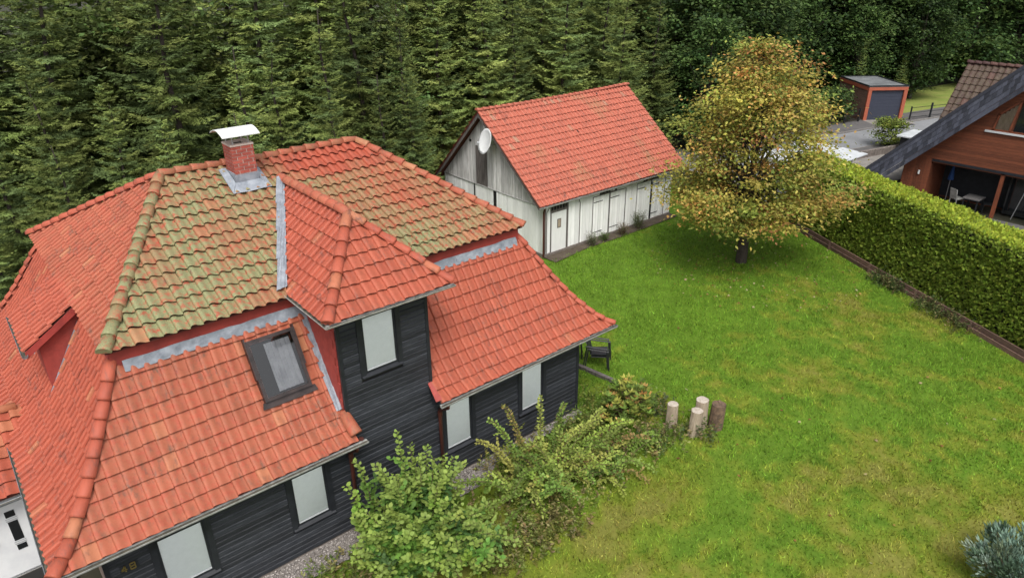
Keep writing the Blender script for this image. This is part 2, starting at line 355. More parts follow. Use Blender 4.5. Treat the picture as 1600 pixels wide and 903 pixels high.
def tile_field(out, O, U, Uout, prof, u0, u1, w, l, planes, amp=.038, lift=.056, moss=0.0, orange=.03, skip=None, jit=1.0, flip=False):
    """tiles over a roof face. O eave corner, U along the eave, Uout horizontal direction up the slope,
    prof polyline (inset, z) from the eave to the top; planes: (point, normal) cuts keeping the positive side"""
    O = np.array(O, float); U = np.array(U, float); Uo = np.array(Uout, float); prof = np.array(prof, float)
    seg = np.linalg.norm(np.diff(prof, axis=0), axis=1); cum = np.concatenate([[0], np.cumsum(seg)]); tot = cum[-1]
    rows = max(1, round(tot/l)); lr = tot/rows; cols = max(1, round((u1-u0)/w)); wc = (u1-u0)/cols
    T, FT = tile_template(wc, lr, amp, lift, flip=flip)
    def at(s):
        k = max(0, min(np.searchsorted(cum, s, side='right')-1, len(seg)-1)); q = (s-cum[k])/seg[k]; p = prof[k]+(prof[k+1]-prof[k])*q
        return O + Uo*p[0] + np.array([0, 0, p[1]])
    for i in range(rows):
        a = at(i*lr - (.03 if i == 0 else 0)); b = at(min((i+1)*lr, tot-1e-6)); d = (b-a)/np.linalg.norm(b-a); N = np.cross(U, d); N *= np.sign(N[2])
        for j in range(cols):
            uu = u0+j*wc; base = a + U*(uu + rnd(-.003, .003)*jit)
            if skip and skip(base + U*wc/2 + d*lr/2): continue
            rot = random.gauss(0, .012)*jit; d2 = d + U*rot; hh = rnd(0, .010)*jit; base = base + d*random.gauss(0, .007)*jit
            V = base + T[:, :1]*U + T[:, 1:2]*d2 + (T[:, 2:3]+hh)*N
            cut = []; dead = False
            for p, nr in planes:
                sgn = (V-np.array(p)) @ np.array(nr)
                if sgn.max() <= .002: dead = True; break
                if sgn.min() < 0: cut.append((p, nr))
            if dead: continue
            F = FT
            if cut:
                V, F = bisect_mesh(V, F, cut)
                if len(F) == 0: continue
            ctr = V.mean(0); mo = moss(ctr) if callable(moss) else moss
            tone = np.clip(np.random.default_rng(abs(hash((i, j, round(float(ctr[0]), 2)))) % 2**31).normal(.65, .17), 0, 1)
            org = 1.0*rnd(.4, 1) if random.random() < orange else 0.0
            if org: mo *= .35
            out.append((V, F, (tone, mo, org), ctr, N))
def emit_tiles(tiles, parent, mat, name='tile', limit=300, bulk='tile_field'):
    """the tiles that show largest become parts, the rest one joined part"""
    sc = []
    for k, (V, F, t, c, N) in enumerate(tiles):
        q = proj(V); vis = 0
        if (CAM-c) @ N > 0:
            ext = np.ptp(q, axis=0); vis = ext[0]*ext[1]*(1 if (q[:, 0].min() < 1600 and q[:, 0].max() > 0 and q[:, 1].min() < 903 and q[:, 1].max() > 0) else 0)
        sc.append(vis)
    order = np.argsort(-np.array(sc)); top = set(order[:limit].tolist()); VV = []; FF = []; AA = []; NN = []; b = 0
    for k, (V, F, t, c, N) in enumerate(tiles):
        if k in top:
            me = mesh_np(name, V, F, mat, np.tile(t, (len(V), 1)), smooth=False)
            for p in me.polygons: p.use_smooth = p.normal.dot(Vector(N)) > .45
            link(name, me, parent)
        else:
            VV.append(V); FF += [tuple(b+i for i in f) for f in F]; AA.append(np.tile(t, (len(V), 1))); b += len(V); NN += [N]*len(F)
    if VV:
        me = mesh_np(bulk, np.concatenate(VV), FF, mat, np.concatenate(AA)); pn = np.zeros(len(me.polygons)*3, np.float32); me.polygons.foreach_get('normal', pn)
        me.polygons.foreach_set('use_smooth', (pn.reshape(-1, 3)*np.array(NN)).sum(1) > .45); tag(link(bulk, me, parent), kind='stuff')
def ridge_caps(parent, pts, mat='clay', r=.105, step=.37, moss=0.0, orange=0.0, lift=.02):
    """overlapping half-round cap tiles along a polyline, lowest point first"""
    pts = [Vector(p) for p in pts]; seg = [(pts[i+1]-pts[i]).length for i in range(len(pts)-1)]; tot = sum(seg); n = max(1, round(tot/step)); l = tot/n
    def at(s):
        for i, q in enumerate(seg):
            if s <= q or i == len(seg)-1: return pts[i]+(pts[i+1]-pts[i])*(s/q)
            s -= q
    for k in range(n):
        a = at(k*l); b = at(min((k+1)*l, tot)); d = (b-a).normalized(); sd = d.cross(Vector((0,0,1))).normalized(); u = sd.cross(d).normalized()
        V = []; m = 8; rr = rnd(.96, 1.04)*r; rock = rnd(-.03, .03)
        for e, (p, q, lf) in enumerate(((a-d*.03, rr*1.12, lift+.03), (a+d*.02, rr*1.12, lift+.03), (b+d*.04, rr*.92, lift))):
            for i in range(m+1):
                t = math.pi*(i/m*1.1-.05)+rock; V.append(p + sd*math.cos(t)*q + u*(math.sin(t)*q*.85 + lf))
        n1 = m+1; F = [(i, i+1, n1+i+1, n1+i) for i in range(m)] + [(n1+i, n1+i+1, 2*n1+i+1, 2*n1+i) for i in range(m)] + [tuple(range(m, -1, -1)), tuple(2*n1+i for i in range(m+1))]
        mo = moss(k/n) if callable(moss) else moss
        me = mesh_np('ridge_tile', [v[:] for v in V], F, mat, np.tile((rnd(.3, 1), mo*rnd(.5, 1), rnd(.4, .9) if random.random() < orange else 0), (len(V), 1)))
        for p in me.polygons: p.use_smooth = len(p.vertices) == 4
        link('ridge_tile', me, parent)
def vplane(a, b, keep):
    """vertical plane through plan points a, b keeping the side of keep"""
    a = np.array(a, float); b = np.array(b, float); n = np.array([-(b-a)[1], (b-a)[0]]); n /= np.linalg.norm(n)
    if (np.array(keep)-a) @ n < 0: n = -n
    return ((a[0], a[1], 0.0), (n[0], n[1], 0.0))
def sheet_on(name, quad, thick, mat, parent, sub=1, wave=0.0):
    """thin sheet (thickness along its normal) over a quad, slightly crumpled"""
    q = [Vector(p) for p in quad]; n = (q[1]-q[0]).cross(q[3]-q[0]).normalized()
    if n.z < 0: n = -n
    V = []; F = []; k = sub
    for j in range(3):
        for i in range(k+1):
            a = q[0].lerp(q[1], i/k); b = q[3].lerp(q[2], i/k); p = a.lerp(b, j/2)
            V.append(p + n*(thick + (rnd(-wave, wave))) + (b-a).normalized()*(rnd(-wave, wave)*2 if j != 1 else 0))
    for j in range(2):
        for i in range(k): F.append((j*(k+1)+i, j*(k+1)+i+1, (j+1)*(k+1)+i+1, (j+1)*(k+1)+i))
    b0 = len(V); V += [p - n*thick*.9 for p in V[:b0]]; F2 = [tuple(reversed([b0+i for i in f])) for f in F]
    rim = list(range(k+1)) + [(k+1)+k, 2*(k+1)+k] + list(range(2*(k+1)+k-1, 2*(k+1)-1, -1)) + [k+1]
    F3 = [(rim[(i+1) % len(rim)], rim[i], b0+rim[i], b0+rim[(i+1) % len(rim)]) for i in range(len(rim))]
    m = MB().add(V, F+F2+F3); return m.build(name, mat, parent)
def gutter(parent, a, b, r=.065, mat='gutter_pale', name='gutter', dirt=True):
    a = Vector(a); b = Vector(b); d = (b-a).normalized(); sd = d.cross(Vector((0,0,1))).normalized(); n = 7; V = []; F = []
    for p in (a, b):
        for rr in (r, r-.012):
            for i in range(n+1): t = math.pi*i/n; V.append(p + sd*math.cos(t)*rr - Vector((0,0,1))*math.sin(t)*rr)
    q = n+1
    for i in range(n): F += [(i, i+1, 2*q+i+1, 2*q+i), (q+i+1, q+i, 3*q+i, 3*q+i+1)]
    for i in (0, n): F.append((i, q+i, 3*q+i, 2*q+i))
    for e in (0, 2*q): F.append(tuple(e+i for i in range(q)))
    o = MB().add(V, F).build(name, mat, parent)
    if dirt:
        z = Vector((0,0,-r*.45)); q1 = [a+sd*r*.8+z, b+sd*r*.8+z, b-sd*r*.8+z, a-sd*r*.8+z]; MB().add(q1, [(0,1,2,3)]).build('silt', 'gutter_dirt', o)
    return o

# ================================================================== THE HOUSE
house = thing('house', 'black timber-clad house under a large red hipped tile roof with moss', 'house', (6.5, 17.8, 0))
EX0, EX1, EY0, EY1, EZ = -.45, 13.66, 11.9, 23.7, 2.8              # eave rectangle
LOW = [(0, 2.8), (.35, 3.02), (.9, 3.66), (1.3, 4.28), (1.97, 5.45)]  # flared lower slope
UX0, UX1, UY0, UY1, UZ = 1.42, 11.74, 13.65, 21.85, 5.78
RX0, RX1, RY, RZ = 3.98, 9.12, 17.75, 7.8
WX0, WX1, WY0, WY1 = .28, 12.68, 12.33, 23.25
DX0, DX1 = 5.41, 7.68                                               # dormer wall
# walls ---------------------------------------------------------------
wall = MB().box(WX0, WX1, WY0+.03, WY1, -.05, 2.95).build('wall', 'gap_dark', house)
MB().box(DX0+.02, DX1-.02, WY0+.03, 13.9, 2.95, 5.8).build('dormer_wall', 'gap_dark', house)
bw = MB().box(WX0-.03, WX0-.002, WY0+.06, WY1, -.05, 2.9).build('side_wall', 'brick_wall', house)
MB().box(WX0, WX1, WY0+.005, WY0+.028, -.05, .1).build('plinth', 'plinth', house)
WIN = [(1.22, 2.04, .98, 2.24), (3.98, 4.69, .98, 2.24), (8.06, 8.78, .98, 2.30), (10.58, 11.27, 1.02, 2.30), (6.05, 6.79, 4.15, 5.45)]
CAS = .17
def boards(x0, x1, z0, z1, pitch):
    n = round((z1-z0)/pitch); p = (z1-z0)/n
    for i in range(n):
        a = z0+i*p; b = a+p; cuts = []
        for (wx0, wx1, wz0, wz1) in WIN:
            if b > wz0-.13 and a < wz1+CAS-.02: cuts.append((wx0-CAS+.01, wx1+CAS-.01))
        xs = [(x0, x1)]
        for c0, c1 in cuts:
            xs = [s for (p0, p1) in xs for s in ((p0, min(p1, c0)), (max(p0, c1), p1)) if s[1]-s[0] > .02]
        for (p0, p1) in xs:
            if p1-p0 > 4.2: mid = p0+(p1-p0)*rnd(.35, .65); pieces = [(p0, mid-.003), (mid+.003, p1)]
            else: pieces = [(p0, p1)]
            for (q0, q1) in pieces:
                yb, yt = WY0-.012+rnd(-.002, .002), WY0+.006      # lower edge stands proud, top edge chamfered
                z_a, z_b = a+.006, b
                prof = [(yb, z_a), (yb, z_b-.030), (yb+.022, z_b-.012), (WY0+.03, z_b-.012), (WY0+.03, z_a)]
                m = MB(); m.prism([(q0, y, z) for y, z in prof], (q1-q0, 0, 0)); m.build('board', 'black_wood', wall, tone=rnd(0, 1))
boards(WX0, WX1, .1, 2.74, .132); boards(DX0+.04, DX1-.04, 2.745, 5.72, .132)
for x in (DX0, DX1-.06, WX1-.03, WX0-.03):
    z1 = 5.75 if DX0-.1 < x < DX1 else 2.8; z0 = 2.9 if z1 > 5 else 0
    MB().box(x, x+.085, WY0-.026, WY0+.05, z0, z1).build('corner_board', 'black_trim', house)
# windows -------------------------------------------------------------
for k, (x0, x1, z0, z1) in enumerate(WIN):
    wn = MB()
    wn.box(x0-CAS, x0-.05, WY0-.035, WY0+.02, z0-.13, z1+CAS); wn.box(x1+.05, x1+CAS, WY0-.035, WY0+.02, z0-.13, z1+CAS)
    wn.box(x0-.05, x1+.05, WY0-.033, WY0+.02, z1+.06, z1+CAS); wn = wn.build('window', 'black_trim', house)
    s = MB(); s.box(x0-.05, x0, WY0-.008, WY0+.04, z0-.05, z1+.06); s.box(x1, x1+.05, WY0-.008, WY0+.04, z0-.05, z1+.06)
    s.box(x0, x1, WY0-.006, WY0+.04, z1, z1+.06); s.box(x0, x1, WY0-.006, WY0+.04, z0-.05, z0); s.build('frame', 'black_trim', wn)
    MB().box(x0, x1, WY0+.014, WY0+.024, z0, z1).build('pane', 'pane_backing', wn)
    MB().add([(x0+.004, WY0+.006, z0+.004), (x1-.004, WY0+.006, z0+.004), (x1-.004, WY0+.006, z1-.004), (x0+.004, WY0+.006, z1-.004)], [(0,1,2,3)]).build('glass', 'window_glass', wn)
    MB().box(x0-.002, x1+.002, WY0-.003, WY0+.012, z0+.001, z0+.03).build('bead', 'white_frame', wn)
    sl_ = MB(); sl_.prism([(x0-CAS+.02, WY0-.075, z0-.13), (x0-CAS+.02, WY0-.075, z0-.105), (x0-CAS+.02, WY0+.0, z0-.055), (x0-CAS+.02, WY0+.0, z0-.13)], (x1-x0+2*CAS-.04, 0, 0)); sl_.build('sill', 'black_trim', wn)
# house number 48 in brass
def digit(segs, x, z, s, parent):
    m = MB()
    for (a, b) in segs: m.beam((x+a[0]*s, WY0-.03, z+a[1]*s), (x+b[0]*s, WY0-.03, z+b[1]*s), .02, .022, up=(0,1,0))
    m.build('digit', 'brass', parent)
num = MB().box(.50, .83, WY0-.022, WY0-.014, 1.90, 2.08).build('number_plate', 'black_trim', house)
digit([((.5,0),(.5,1)), ((.5,1),(0,.35)), ((0,.35),(.7,.35))], .52, 1.92, .14, num)
digit([((0,0),(.6,0)), ((0,.5),(.6,.5)), ((0,1),(.6,1)), ((0,0),(0,1)), ((.6,0),(.6,1))], .68, 1.92, .14, num)
# roof deck -----------------------------------------------------------
def ring(d, z): return [(EX0+d, EY0+d, z), (EX1-d, EY0+d, z), (EX1-d, EY1-d, z), (EX0+d, EY1-d, z)]
dk = MB(); rings = [ring(d, z-.02) for d, z in LOW]; V = [p for r_ in rings for p in r_]; F = []
for i in range(len(rings)-1):
    for k in (1, 2, 3): F.append((4*i+k, 4*i+(k+1) % 4, 4*i+4+(k+1) % 4, 4*i+4+k))
dk.add(V, F)
for xa, xb, left in ((EX0, DX0+.03, True), (DX1-.03, EX1, False)):   # front face interrupted by the dormer
    for (d0, z0), (d1, z1) in zip(LOW[:-1], LOW[1:]):
        pa0, pa1 = (xa+d0, xa+d1) if left else (xa, xa); pb0, pb1 = (xb, xb) if left else (xb-d0, xb-d1)
        dk.add([(pa0, EY0+d0, z0-.02), (pb0, EY0+d0, z0-.02), (pb1, EY0+d1, z1-.02), (pa1, EY0+d1, z1-.02)], [(0,1,2,3)])
a, b, c, d = (UX0, UY0, UZ), (UX1, UY0, UZ), (UX1, UY1, UZ), (UX0, UY1, UZ); e, f_ = (RX0, RY, RZ), (RX1, RY, RZ)
off = lambda p: (p[0], p[1], p[2]-.02)
dk.add([off(p) for p in (a, b, c, d, e, f_)], [(0,1,5,4), (2,3,4,5), (3,0,4), (1,2,5)])
roof = dk.build('roof', 'deck', house)
# soffits and the red boards under the upper eaves
so_ = MB(); so_.box(EX0+.06, DX0, EY0+.03, WY0, EZ-.06, EZ-.04); so_.box(DX1, EX1-.06, EY0+.03, WY0, EZ-.06, EZ-.04); so_.box(EX0+.06, WX0, WY0, WY1, EZ-.06, EZ-.04); so_.box(WX1, EX1-.06, WY0, WY1, EZ-.06, EZ-.04)
so_.build('soffit', 'black_trim', house)
MB().box(UX0+.06, DX0-.1, UY0+.13, UY0+.16, 5.40, UZ+.06).build('fascia', 'red_paint', house); rb = MB(); rb.box(DX1+.1, UX1-.06, UY0+.13, UY0+.16, 5.40, UZ+.06)
rb.build('fascia', 'red_paint', house)
MB().box(UX0+.05, UX0+.09, UY0+.16, UY1-.1, 5.35, UZ).build('fascia', 'red_paint', house); MB().box(UX1-.09, UX1-.05, UY0+.16, UY1-.1, 5.35, UZ).build('fascia', 'red_paint', house)
# tiles ---------------------------------------------------------------
hFL = ((EX0, EY0), (EX0+1.97, EY0+1.97)); TW, TL = .25, .335
mid = (6.5, 17.8); TILES = []
def mossf(c):
    """moss is thickest on the middle of the upper front slope"""
    return float(np.clip(.45 + 1.3*(fbm(c[0], c[1], .55, 2)-.34)*2.1 - np.clip((c[2]-7.2)*1.2, 0, .6), 0, 1.25))
def skyl(c): return 4.0 < c[0] < 4.86 and 13.02 < c[1] < 13.6 and c[2] < 5.3
tile_field(TILES, (EX0, EY0, 0), (1,0,0), (0,1,0), LOW, 0, DX0-EX0+.02, TW, TL, [vplane((EX0,EY0), (EX0+5,EY0+5), (3,EY0)), ((DX0+.02,0,0), (-1,0,0))], moss=.15, orange=.025, skip=skyl)
tile_field(TILES, (DX1-.03, EY0, 0), (1,0,0), (0,1,0), LOW, 0, EX1-DX1+.03, TW, TL, [vplane((EX1,EY0), (EX1-5,EY0+5), (9,EY0))], moss=.05, orange=.015)
tile_field(TILES, (EX0, EY1, 0), (0,-1,0), (1,0,0), LOW, 0, EY1-EY0, .215, .325, [vplane((EX0,EY0), (EX0+5,EY0+5), (EX0,18)), vplane((EX0,EY1), (EX0+5,EY1-5), (EX0,18))], orange=.03, lift=.05, amp=.04, flip=True)
tile_field(TILES, (EX1, EY0, 0), (0,1,0), (-1,0,0), LOW, 0, EY1-EY0, TW, TL, [vplane((EX1,EY0), (EX1-5,EY0+5), (EX1,18)), vplane((EX1,EY1), (EX1-5,EY1-5), (EX1,18))])
up = [(0, UZ), (RY-UY0, RZ)]; upx = [(0, UZ), (RX0-UX0, RZ)]; upr = [(0, UZ), (UX1-RX1, RZ)]
# dormer roof: eave rectangle and ridge
FX0, FX1, FY0, FZ, FRX, FRZ, FHY = 5.08, 8.07, 11.84, 5.86, 6.58, 7.36, 13.5
slope_u = (RZ-UZ)/(RY-UY0); VY0 = UY0+(FZ-UZ)/slope_u; VY1 = UY0+(FRZ-UZ)/slope_u
vlL = ((FX0, VY0), (FRX, VY1)); vlR = ((FX1, VY0), (FRX, VY1))
hipUL = vplane((UX0,UY0), (RX0,RY), (6,UY0)); hipUR = vplane((UX1,UY0), (RX1,RY), (6,UY0))
tile_field(TILES, (UX0, UY0, 0), (1,0,0), (0,1,0), up, 0, FRX-UX0, .262, .385, [hipUL, vplane(*vlL, (3, 16))], amp=.055, lift=.06, moss=mossf, orange=.03)
tile_field(TILES, (FRX, UY0, 0), (1,0,0), (0,1,0), up, 0, UX1-FRX, .262, .385, [hipUR, vplane(*vlR, (10, 16))], amp=.055, lift=.06, moss=mossf, orange=.02)
tile_field(TILES, (UX0, UY1, 0), (0,-1,0), (1,0,0), upx, 0, UY1-UY0, .215, .325, [vplane((UX0,UY0), (RX0,RY), (UX0,18)), vplane((UX0,UY1), (RX0,RY), (UX0,18))], orange=.03, moss=lambda c: .12, amp=.04, lift=.05, flip=True)
tile_field(TILES, (UX1, UY0, 0), (0,1,0), (-1,0,0), upr, 0, UY1-UY0, TW, TL, [vplane((UX1,UY0), (RX1,RY), (UX1,18)), vplane((UX1,UY1), (RX1,RY), (UX1,18))], moss=.2)
# shed dormer on the left face (continues the upper left slope)
SY0, SY1, SX, SZ = 16.42, 18.62, .33, 4.98
shed = MB().prism([(UX0+.1, SY0+.02, UZ+.05), (SX, SY0+.02, SZ), (SX, SY1-.02, SZ), (UX0+.1, SY1-.02, UZ+.05)], (0, 0, -.05)).build('shed_dormer', 'deck', house)
sh = []; tile_field(sh, (SX, SY1, 0), (0,-1,0), (1,0,0), [(0, SZ+.03), (UX0-SX+.03, UZ+.05)], 0, SY1-SY0, .215, .325, [], orange=.02, amp=.04, lift=.05, flip=True)
TILES += sh
lowz = lambda x: float(np.interp(x-EX0, [p[0] for p in LOW], [p[1] for p in LOW]))
for y in (SY0+.16, SY1-.2):
    ck = MB(); ck.prism([(UX0+.12, y, UZ), (SX+.25, y, SZ+.12), (SX+.25, y, lowz(SX+.25)-.05), (UX0+.12, y, lowz(UX0+.1)-.05)], (0, .04, 0)); ck.build('cheek', 'red_hung_tile', shed)
MB().box(SX+.25, SX+.29, SY0+.2, SY1-.2, lowz(SX+.25)-.1, SZ+.1).build('dormer_front', 'red_hung_tile', shed)
MB().prism([(UX0+.12, SY0-.005, UZ+.03), (SX-.02, SY0-.005, SZ+.02), (SX-.02, SY0-.005, SZ-.14), (UX0+.12, SY0-.005, UZ-.13)], (0, .03, 0)).build('verge_board', 'red_paint', shed)
gutter(shed, (SX-.04, SY1+.05, SZ-.01), (SX-.04, SY0-.08, SZ-.03), .06, 'zinc')
sheet_on('flashing', [(UX0-.02, SY0+.02, lowz(UX0)+.05), (UX0-.02, SY0+.15, lowz(UX0)+.05), (SX+.2, SY0+.15, lowz(SX+.2)+.05), (SX+.2, SY0+.02, lowz(SX+.2)+.05)], .012, 'lead', shed, 4, .004)
sheet_on('flashing', [(UX0+.02, SY1, lowz(UX0)+.05), (UX0+.02, SY1+.16, lowz(UX0)+.05), (SX+.2, SY1+.16, lowz(SX+.2)+.05), (SX+.2, SY1, lowz(SX+.2)+.05)], .012, 'lead', shed, 4, .004)
# front dormer
dm = MB(); z_ = -.02
dm.add([(FX0,FY0,FZ+z_), (FX1,FY0,FZ+z_), (FX1,VY0,FZ+z_), (FX0,VY0,FZ+z_), (FRX,FHY,FRZ+z_), (FRX,VY1,FRZ+z_)], [(0,1,4), (0,4,5,3), (1,2,5,4)])
dm.add([(FX0,FY0,FZ-.06), (FX1,FY0,FZ-.06), (FX1,VY0,FZ-.06), (FX0,VY0,FZ-.06)], [(0,3,2,1)])
dorm = dm.build('dormer', 'deck', house)
pf = [(0, FZ), (FHY-FY0, FRZ)]; ps = [(0, FZ), (FRX-FX0, FRZ)]
hl = ((FX0, FY0), (FRX, FHY)); hr = ((FX1, FY0), (FRX, FHY))
tile_field(TILES, (FX0, FY0, 0), (1,0,0), (0,1,0), pf, 0, FX1-FX0, .25, .33, [vplane(*hl, (FRX, FY0)), vplane(*hr, (FRX, FY0))], orange=.0, moss=.05)
tile_field(TILES, (FX0, VY1, 0), (0,-1,0), (1,0,0), ps, 0, VY1-FY0, .225, .325, [vplane(*hl, (FX0, 13)), vplane(*vlL, (FRX, FY0))], orange=.02, moss=.0, amp=.04, flip=True)
tile_field(TILES, (FX1, FY0, 0), (0,1,0), (-1,0,0), ps, 0, VY1-FY0, .25, .33, [vplane(*hr, (FX1, 13)), vplane(*vlR, (FRX, FY0))], orange=.0, moss=.0)
emit_tiles(TILES, roof, 'clay')
dfl = MB(); dfl.box(FX0+.04, FX1-.04, FY0+.05, WY0+.02, FZ-.12, FZ-.065); dfl.box(FX0+.04, DX0+.02, WY0+.02, VY0-.05, FZ-.12, FZ-.065); dfl.build('eave_board', 'black_trim', dorm)
ch = MB(); ch.prism([(DX0, WY0+.04, EZ+.2), (DX0, WY0+.04, FZ-.1), (DX0, 13.95, FZ-.1), (DX0, 13.95, 5.3)], (.03, 0, 0)); ch.build('cheek', 'red_hung_tile', dorm)
# small hung tiles on the cheek
for i in range(11):
    z0 = 3.4+i*.215; y0 = WY0+.06
    for j in range(7):
        ya = y0+j*.22+(.11 if i % 2 else 0); roofz = 2.8+np.interp(ya+.1-EY0, [p[0] for p in LOW], [p[1]-2.8 for p in LOW])
        if ya > 13.8 or z0 < roofz-.1 or z0 > 5.5: continue
        t = MB(); t.prism([(DX0-.012, ya, z0+.21), (DX0-.022, ya+.003, z0), (DX0-.022, ya+.213, z0), (DX0-.012, ya+.216, z0+.21)], (.012, 0, 0)); t.build('hung_tile', 'red_hung_tile', dorm)
gutter(dorm, (FX0-.08, FY0-.06, FZ-.01), (FX1+.05, FY0-.06, FZ-.02), .06)
gutter(dorm, (FX0-.06, VY0-.1, FZ-.01), (FX0-.06, FY0-.04, FZ-.02), .06)
# ridges and hips
def hipcurve(x0, y0, sx, sy): return [(x0+sx*d, y0+sy*d, z+.03) for d, z in LOW]
for (x0, y0, sx, sy) in ((EX0, EY0, 1, 1), (EX1, EY0, -1, 1), (EX0, EY1, 1, -1), (EX1, EY1, -1, -1)): ridge_caps(roof, hipcurve(x0, y0, sx, sy), r=.12 if sx > 0 else .085, orange=.05)
ridge_caps(roof, [(UX0, UY0, UZ+.03), (RX0, RY, RZ+.03)], r=.125, moss=lambda t: 1.5 if t < .85 else .7)
ridge_caps(roof, [(UX1, UY0, UZ+.03), (RX1, RY, RZ+.03)], r=.11, moss=.25, orange=.1)
ridge_caps(roof, [(UX0, UY1, UZ+.03), (RX0, RY, RZ+.03)], r=.11); ridge_caps(roof, [(UX1, UY1, UZ+.03), (RX1, RY, RZ+.03)], r=.11)
ridge_caps(roof, [(RX0, RY, RZ+.03), (6.3, RY, RZ-.01), (RX1, RY, RZ+.03)], r=.115, moss=.35)
ridge_caps(dorm, [(FX0, FY0, FZ+.03), (FRX, FHY, FRZ+.03)], r=.115, orange=.3); ridge_caps(dorm, [(FX1, FY0, FZ+.03), (FRX, FHY, FRZ+.03)], r=.10, orange=.1)
ridge_caps(dorm, [(FRX, VY1+.15, FRZ+.03), (FRX, FHY, FRZ+.03)], r=.115, moss=.2)
# lead flashings
def lowpt(x, d, h=.06): return (x, EY0+d, float(np.interp(d, [p[0] for p in LOW], [p[1] for p in LOW]))+h)
for (xa, xb) in ((UX0+.25, 3.3), (3.27, DX0-.05), (DX1+.1, 9.6), (9.57, UX1-.15)):
    q = [lowpt(xa, 1.80, .11), lowpt(xb, 1.80, .11), (xb, UY0+.128, 5.49), (xa, UY0+.128, 5.49)]; sheet_on('flashing', q, .012, 'lead', roof, 9, .008)
n_v = 4
for k in range(n_v):      # open valley left of the dormer
    t0, t1 = k/n_v, (k+1.06)/n_v; p0 = np.array([FX0, VY0, FZ])+(np.array([FRX, VY1, FRZ])-np.array([FX0, VY0, FZ]))*t0; p1 = np.array([FX0, VY0, FZ])+(np.array([FRX, VY1, FRZ])-np.array([FX0, VY0, FZ]))*t1
    wl = .22
    q = [(p0[0]-wl, p0[1]-.02, UZ+(p0[1]-.02-UY0)*slope_u+.125), (p0[0]+.03, p0[1], p0[2]+.115), (p1[0]+.03, p1[1], p1[2]+.115), (p1[0]-wl*.8, p1[1], UZ+(p1[1]-UY0)*slope_u+.125)]
    sheet_on('valley_sheet', q, .012, 'lead', roof, 6, .010)
for (d0, d1) in ((.55, 1.05), (1.0, 1.5), (1.46, 1.86)):
    q = [lowpt(DX0-.15, d0, .11), lowpt(DX0-.012, d0, .12), lowpt(DX0-.012, d1, .12), lowpt(DX0-.15, d1, .11)]; sheet_on('flashing', q, .012, 'lead', roof, 4, .006)
# loose verge tile by the downpipe, and the wedge of roof in front of the dormer wall
ridge_caps(roof, [lowpt(DX0+.02, .12, .05), lowpt(DX0-.02, .5, .08)], r=.13, step=.45, moss=.2)
MB().prism([(DX1-.035, EY0+.02, EZ+.0), (DX1-.035, WY0-.03, lowpt(0, .43, 0)[2]), (DX1-.035, WY0-.03, EZ-.25), (DX1-.035, EY0+.02, EZ-.06)], (.03, 0, 0)).build('end_board', 'black_trim', house)
MB().prism([(DX0+.01, EY0+.02, EZ+.0), (DX0+.01, WY0-.03, lowpt(0, .43, 0)[2]), (DX0+.01, WY0-.03, EZ-.25), (DX0+.01, EY0+.02, EZ-.06)], (.025, 0, 0)).build('end_board', 'black_trim', house)
sheet_on('verge_tile', [lowpt(DX1-.16, .02, .06), lowpt(DX1+.02, .0, .08), lowpt(DX1-.03, .42, .1), lowpt(DX1-.1, .42, .06)], .012, 'red_hung_tile', roof, 3, .006)
# gutters
gutter(house, (EX0-.1, EY0-.05, EZ-.02), (DX0+.22, EY0-.05, EZ-.05), .07); gutter(house, (DX1-.06, EY0-.05, EZ-.05), (EX1+.08, EY0-.05, EZ-.02), .07)
gutter(house, (EX0-.05, EY1+.1, EZ-.02), (EX0-.05, EY0-.1, EZ-.02), .07, 'zinc')
gutter(house, (EX1+.05, EY0-.1, EZ-.02), (EX1+.05, EY1, EZ-.02), .07, 'zinc')
for x in (DX0-.05, DX1+.14):
    p = [(x, EY0-.05, EZ-.1), (x, EY0-.03, EZ-.2), (x, WY0-.11, EZ-.42), (x, WY0-.09, EZ-.6), (x, WY0-.09, .05)]; dp = MB().tube(p, .05, 10).build('downpipe', 'brown_pipe', house, smooth=True)
    MB().tube([(x, WY0-.09, EZ-.62), (x, WY0-.09, EZ-.5)], .062, 10).build('collar', 'brown_pipe', dp)
MB().tube([(DX0+.12, EY0+.05, EZ-.02), (DX0+.1, EY0+.14, EZ-.25), (DX0+.02, WY0-.2, EZ-.3)], .06, 10).build('pipe_elbow', 'brown_pipe', house)
# chimney --------------------------------------------------------------
CX0, CX1, CY0, CY1, CZ0, CZ1 = 5.45, 5.99, 16.93, 17.5, 7.15, 8.40
chim = MB().box(CX0+.012, CX1-.012, CY0+.012, CY1-.012, CZ0, CZ1-.01).build('chimney', 'mortar', house)
nc = 15; hc = (CZ1-CZ0)/nc
for i in range(nc):
    z0 = CZ0+i*hc+.008; z1 = CZ0+(i+1)*hc-.008; o = .5 if i % 2 else 0
    def row(a0, a1, mk, lo, hi):
        s = a0 - (.12 if o else 0)
        while s < a1-.01:
            e_ = s+.228; p, q = max(s, lo), min(e_, hi)
            if q-p > .03: mk(p, q).build('brick', 'brick_red', chim, tone=rnd(0, 1))
            s += .247
    row(CX0, CX1, lambda p, q: MB().box(p, q, CY0, CY0+.03, z0, z1), CX0, CX1); row(CX0, CX1, lambda p, q: MB().box(p, q, CY1-.03, CY1, z0, z1), CX0, CX1)
    row(CY0+.032, CY1-.032, lambda p, q: MB().box(CX0, CX0+.03, p, q, z0, z1), CY0+.032, CY1-.032); row(CY0+.032, CY1-.032, lambda p, q: MB().box(CX1-.03, CX1, p, q, z0, z1), CY0+.032, CY1-.032)
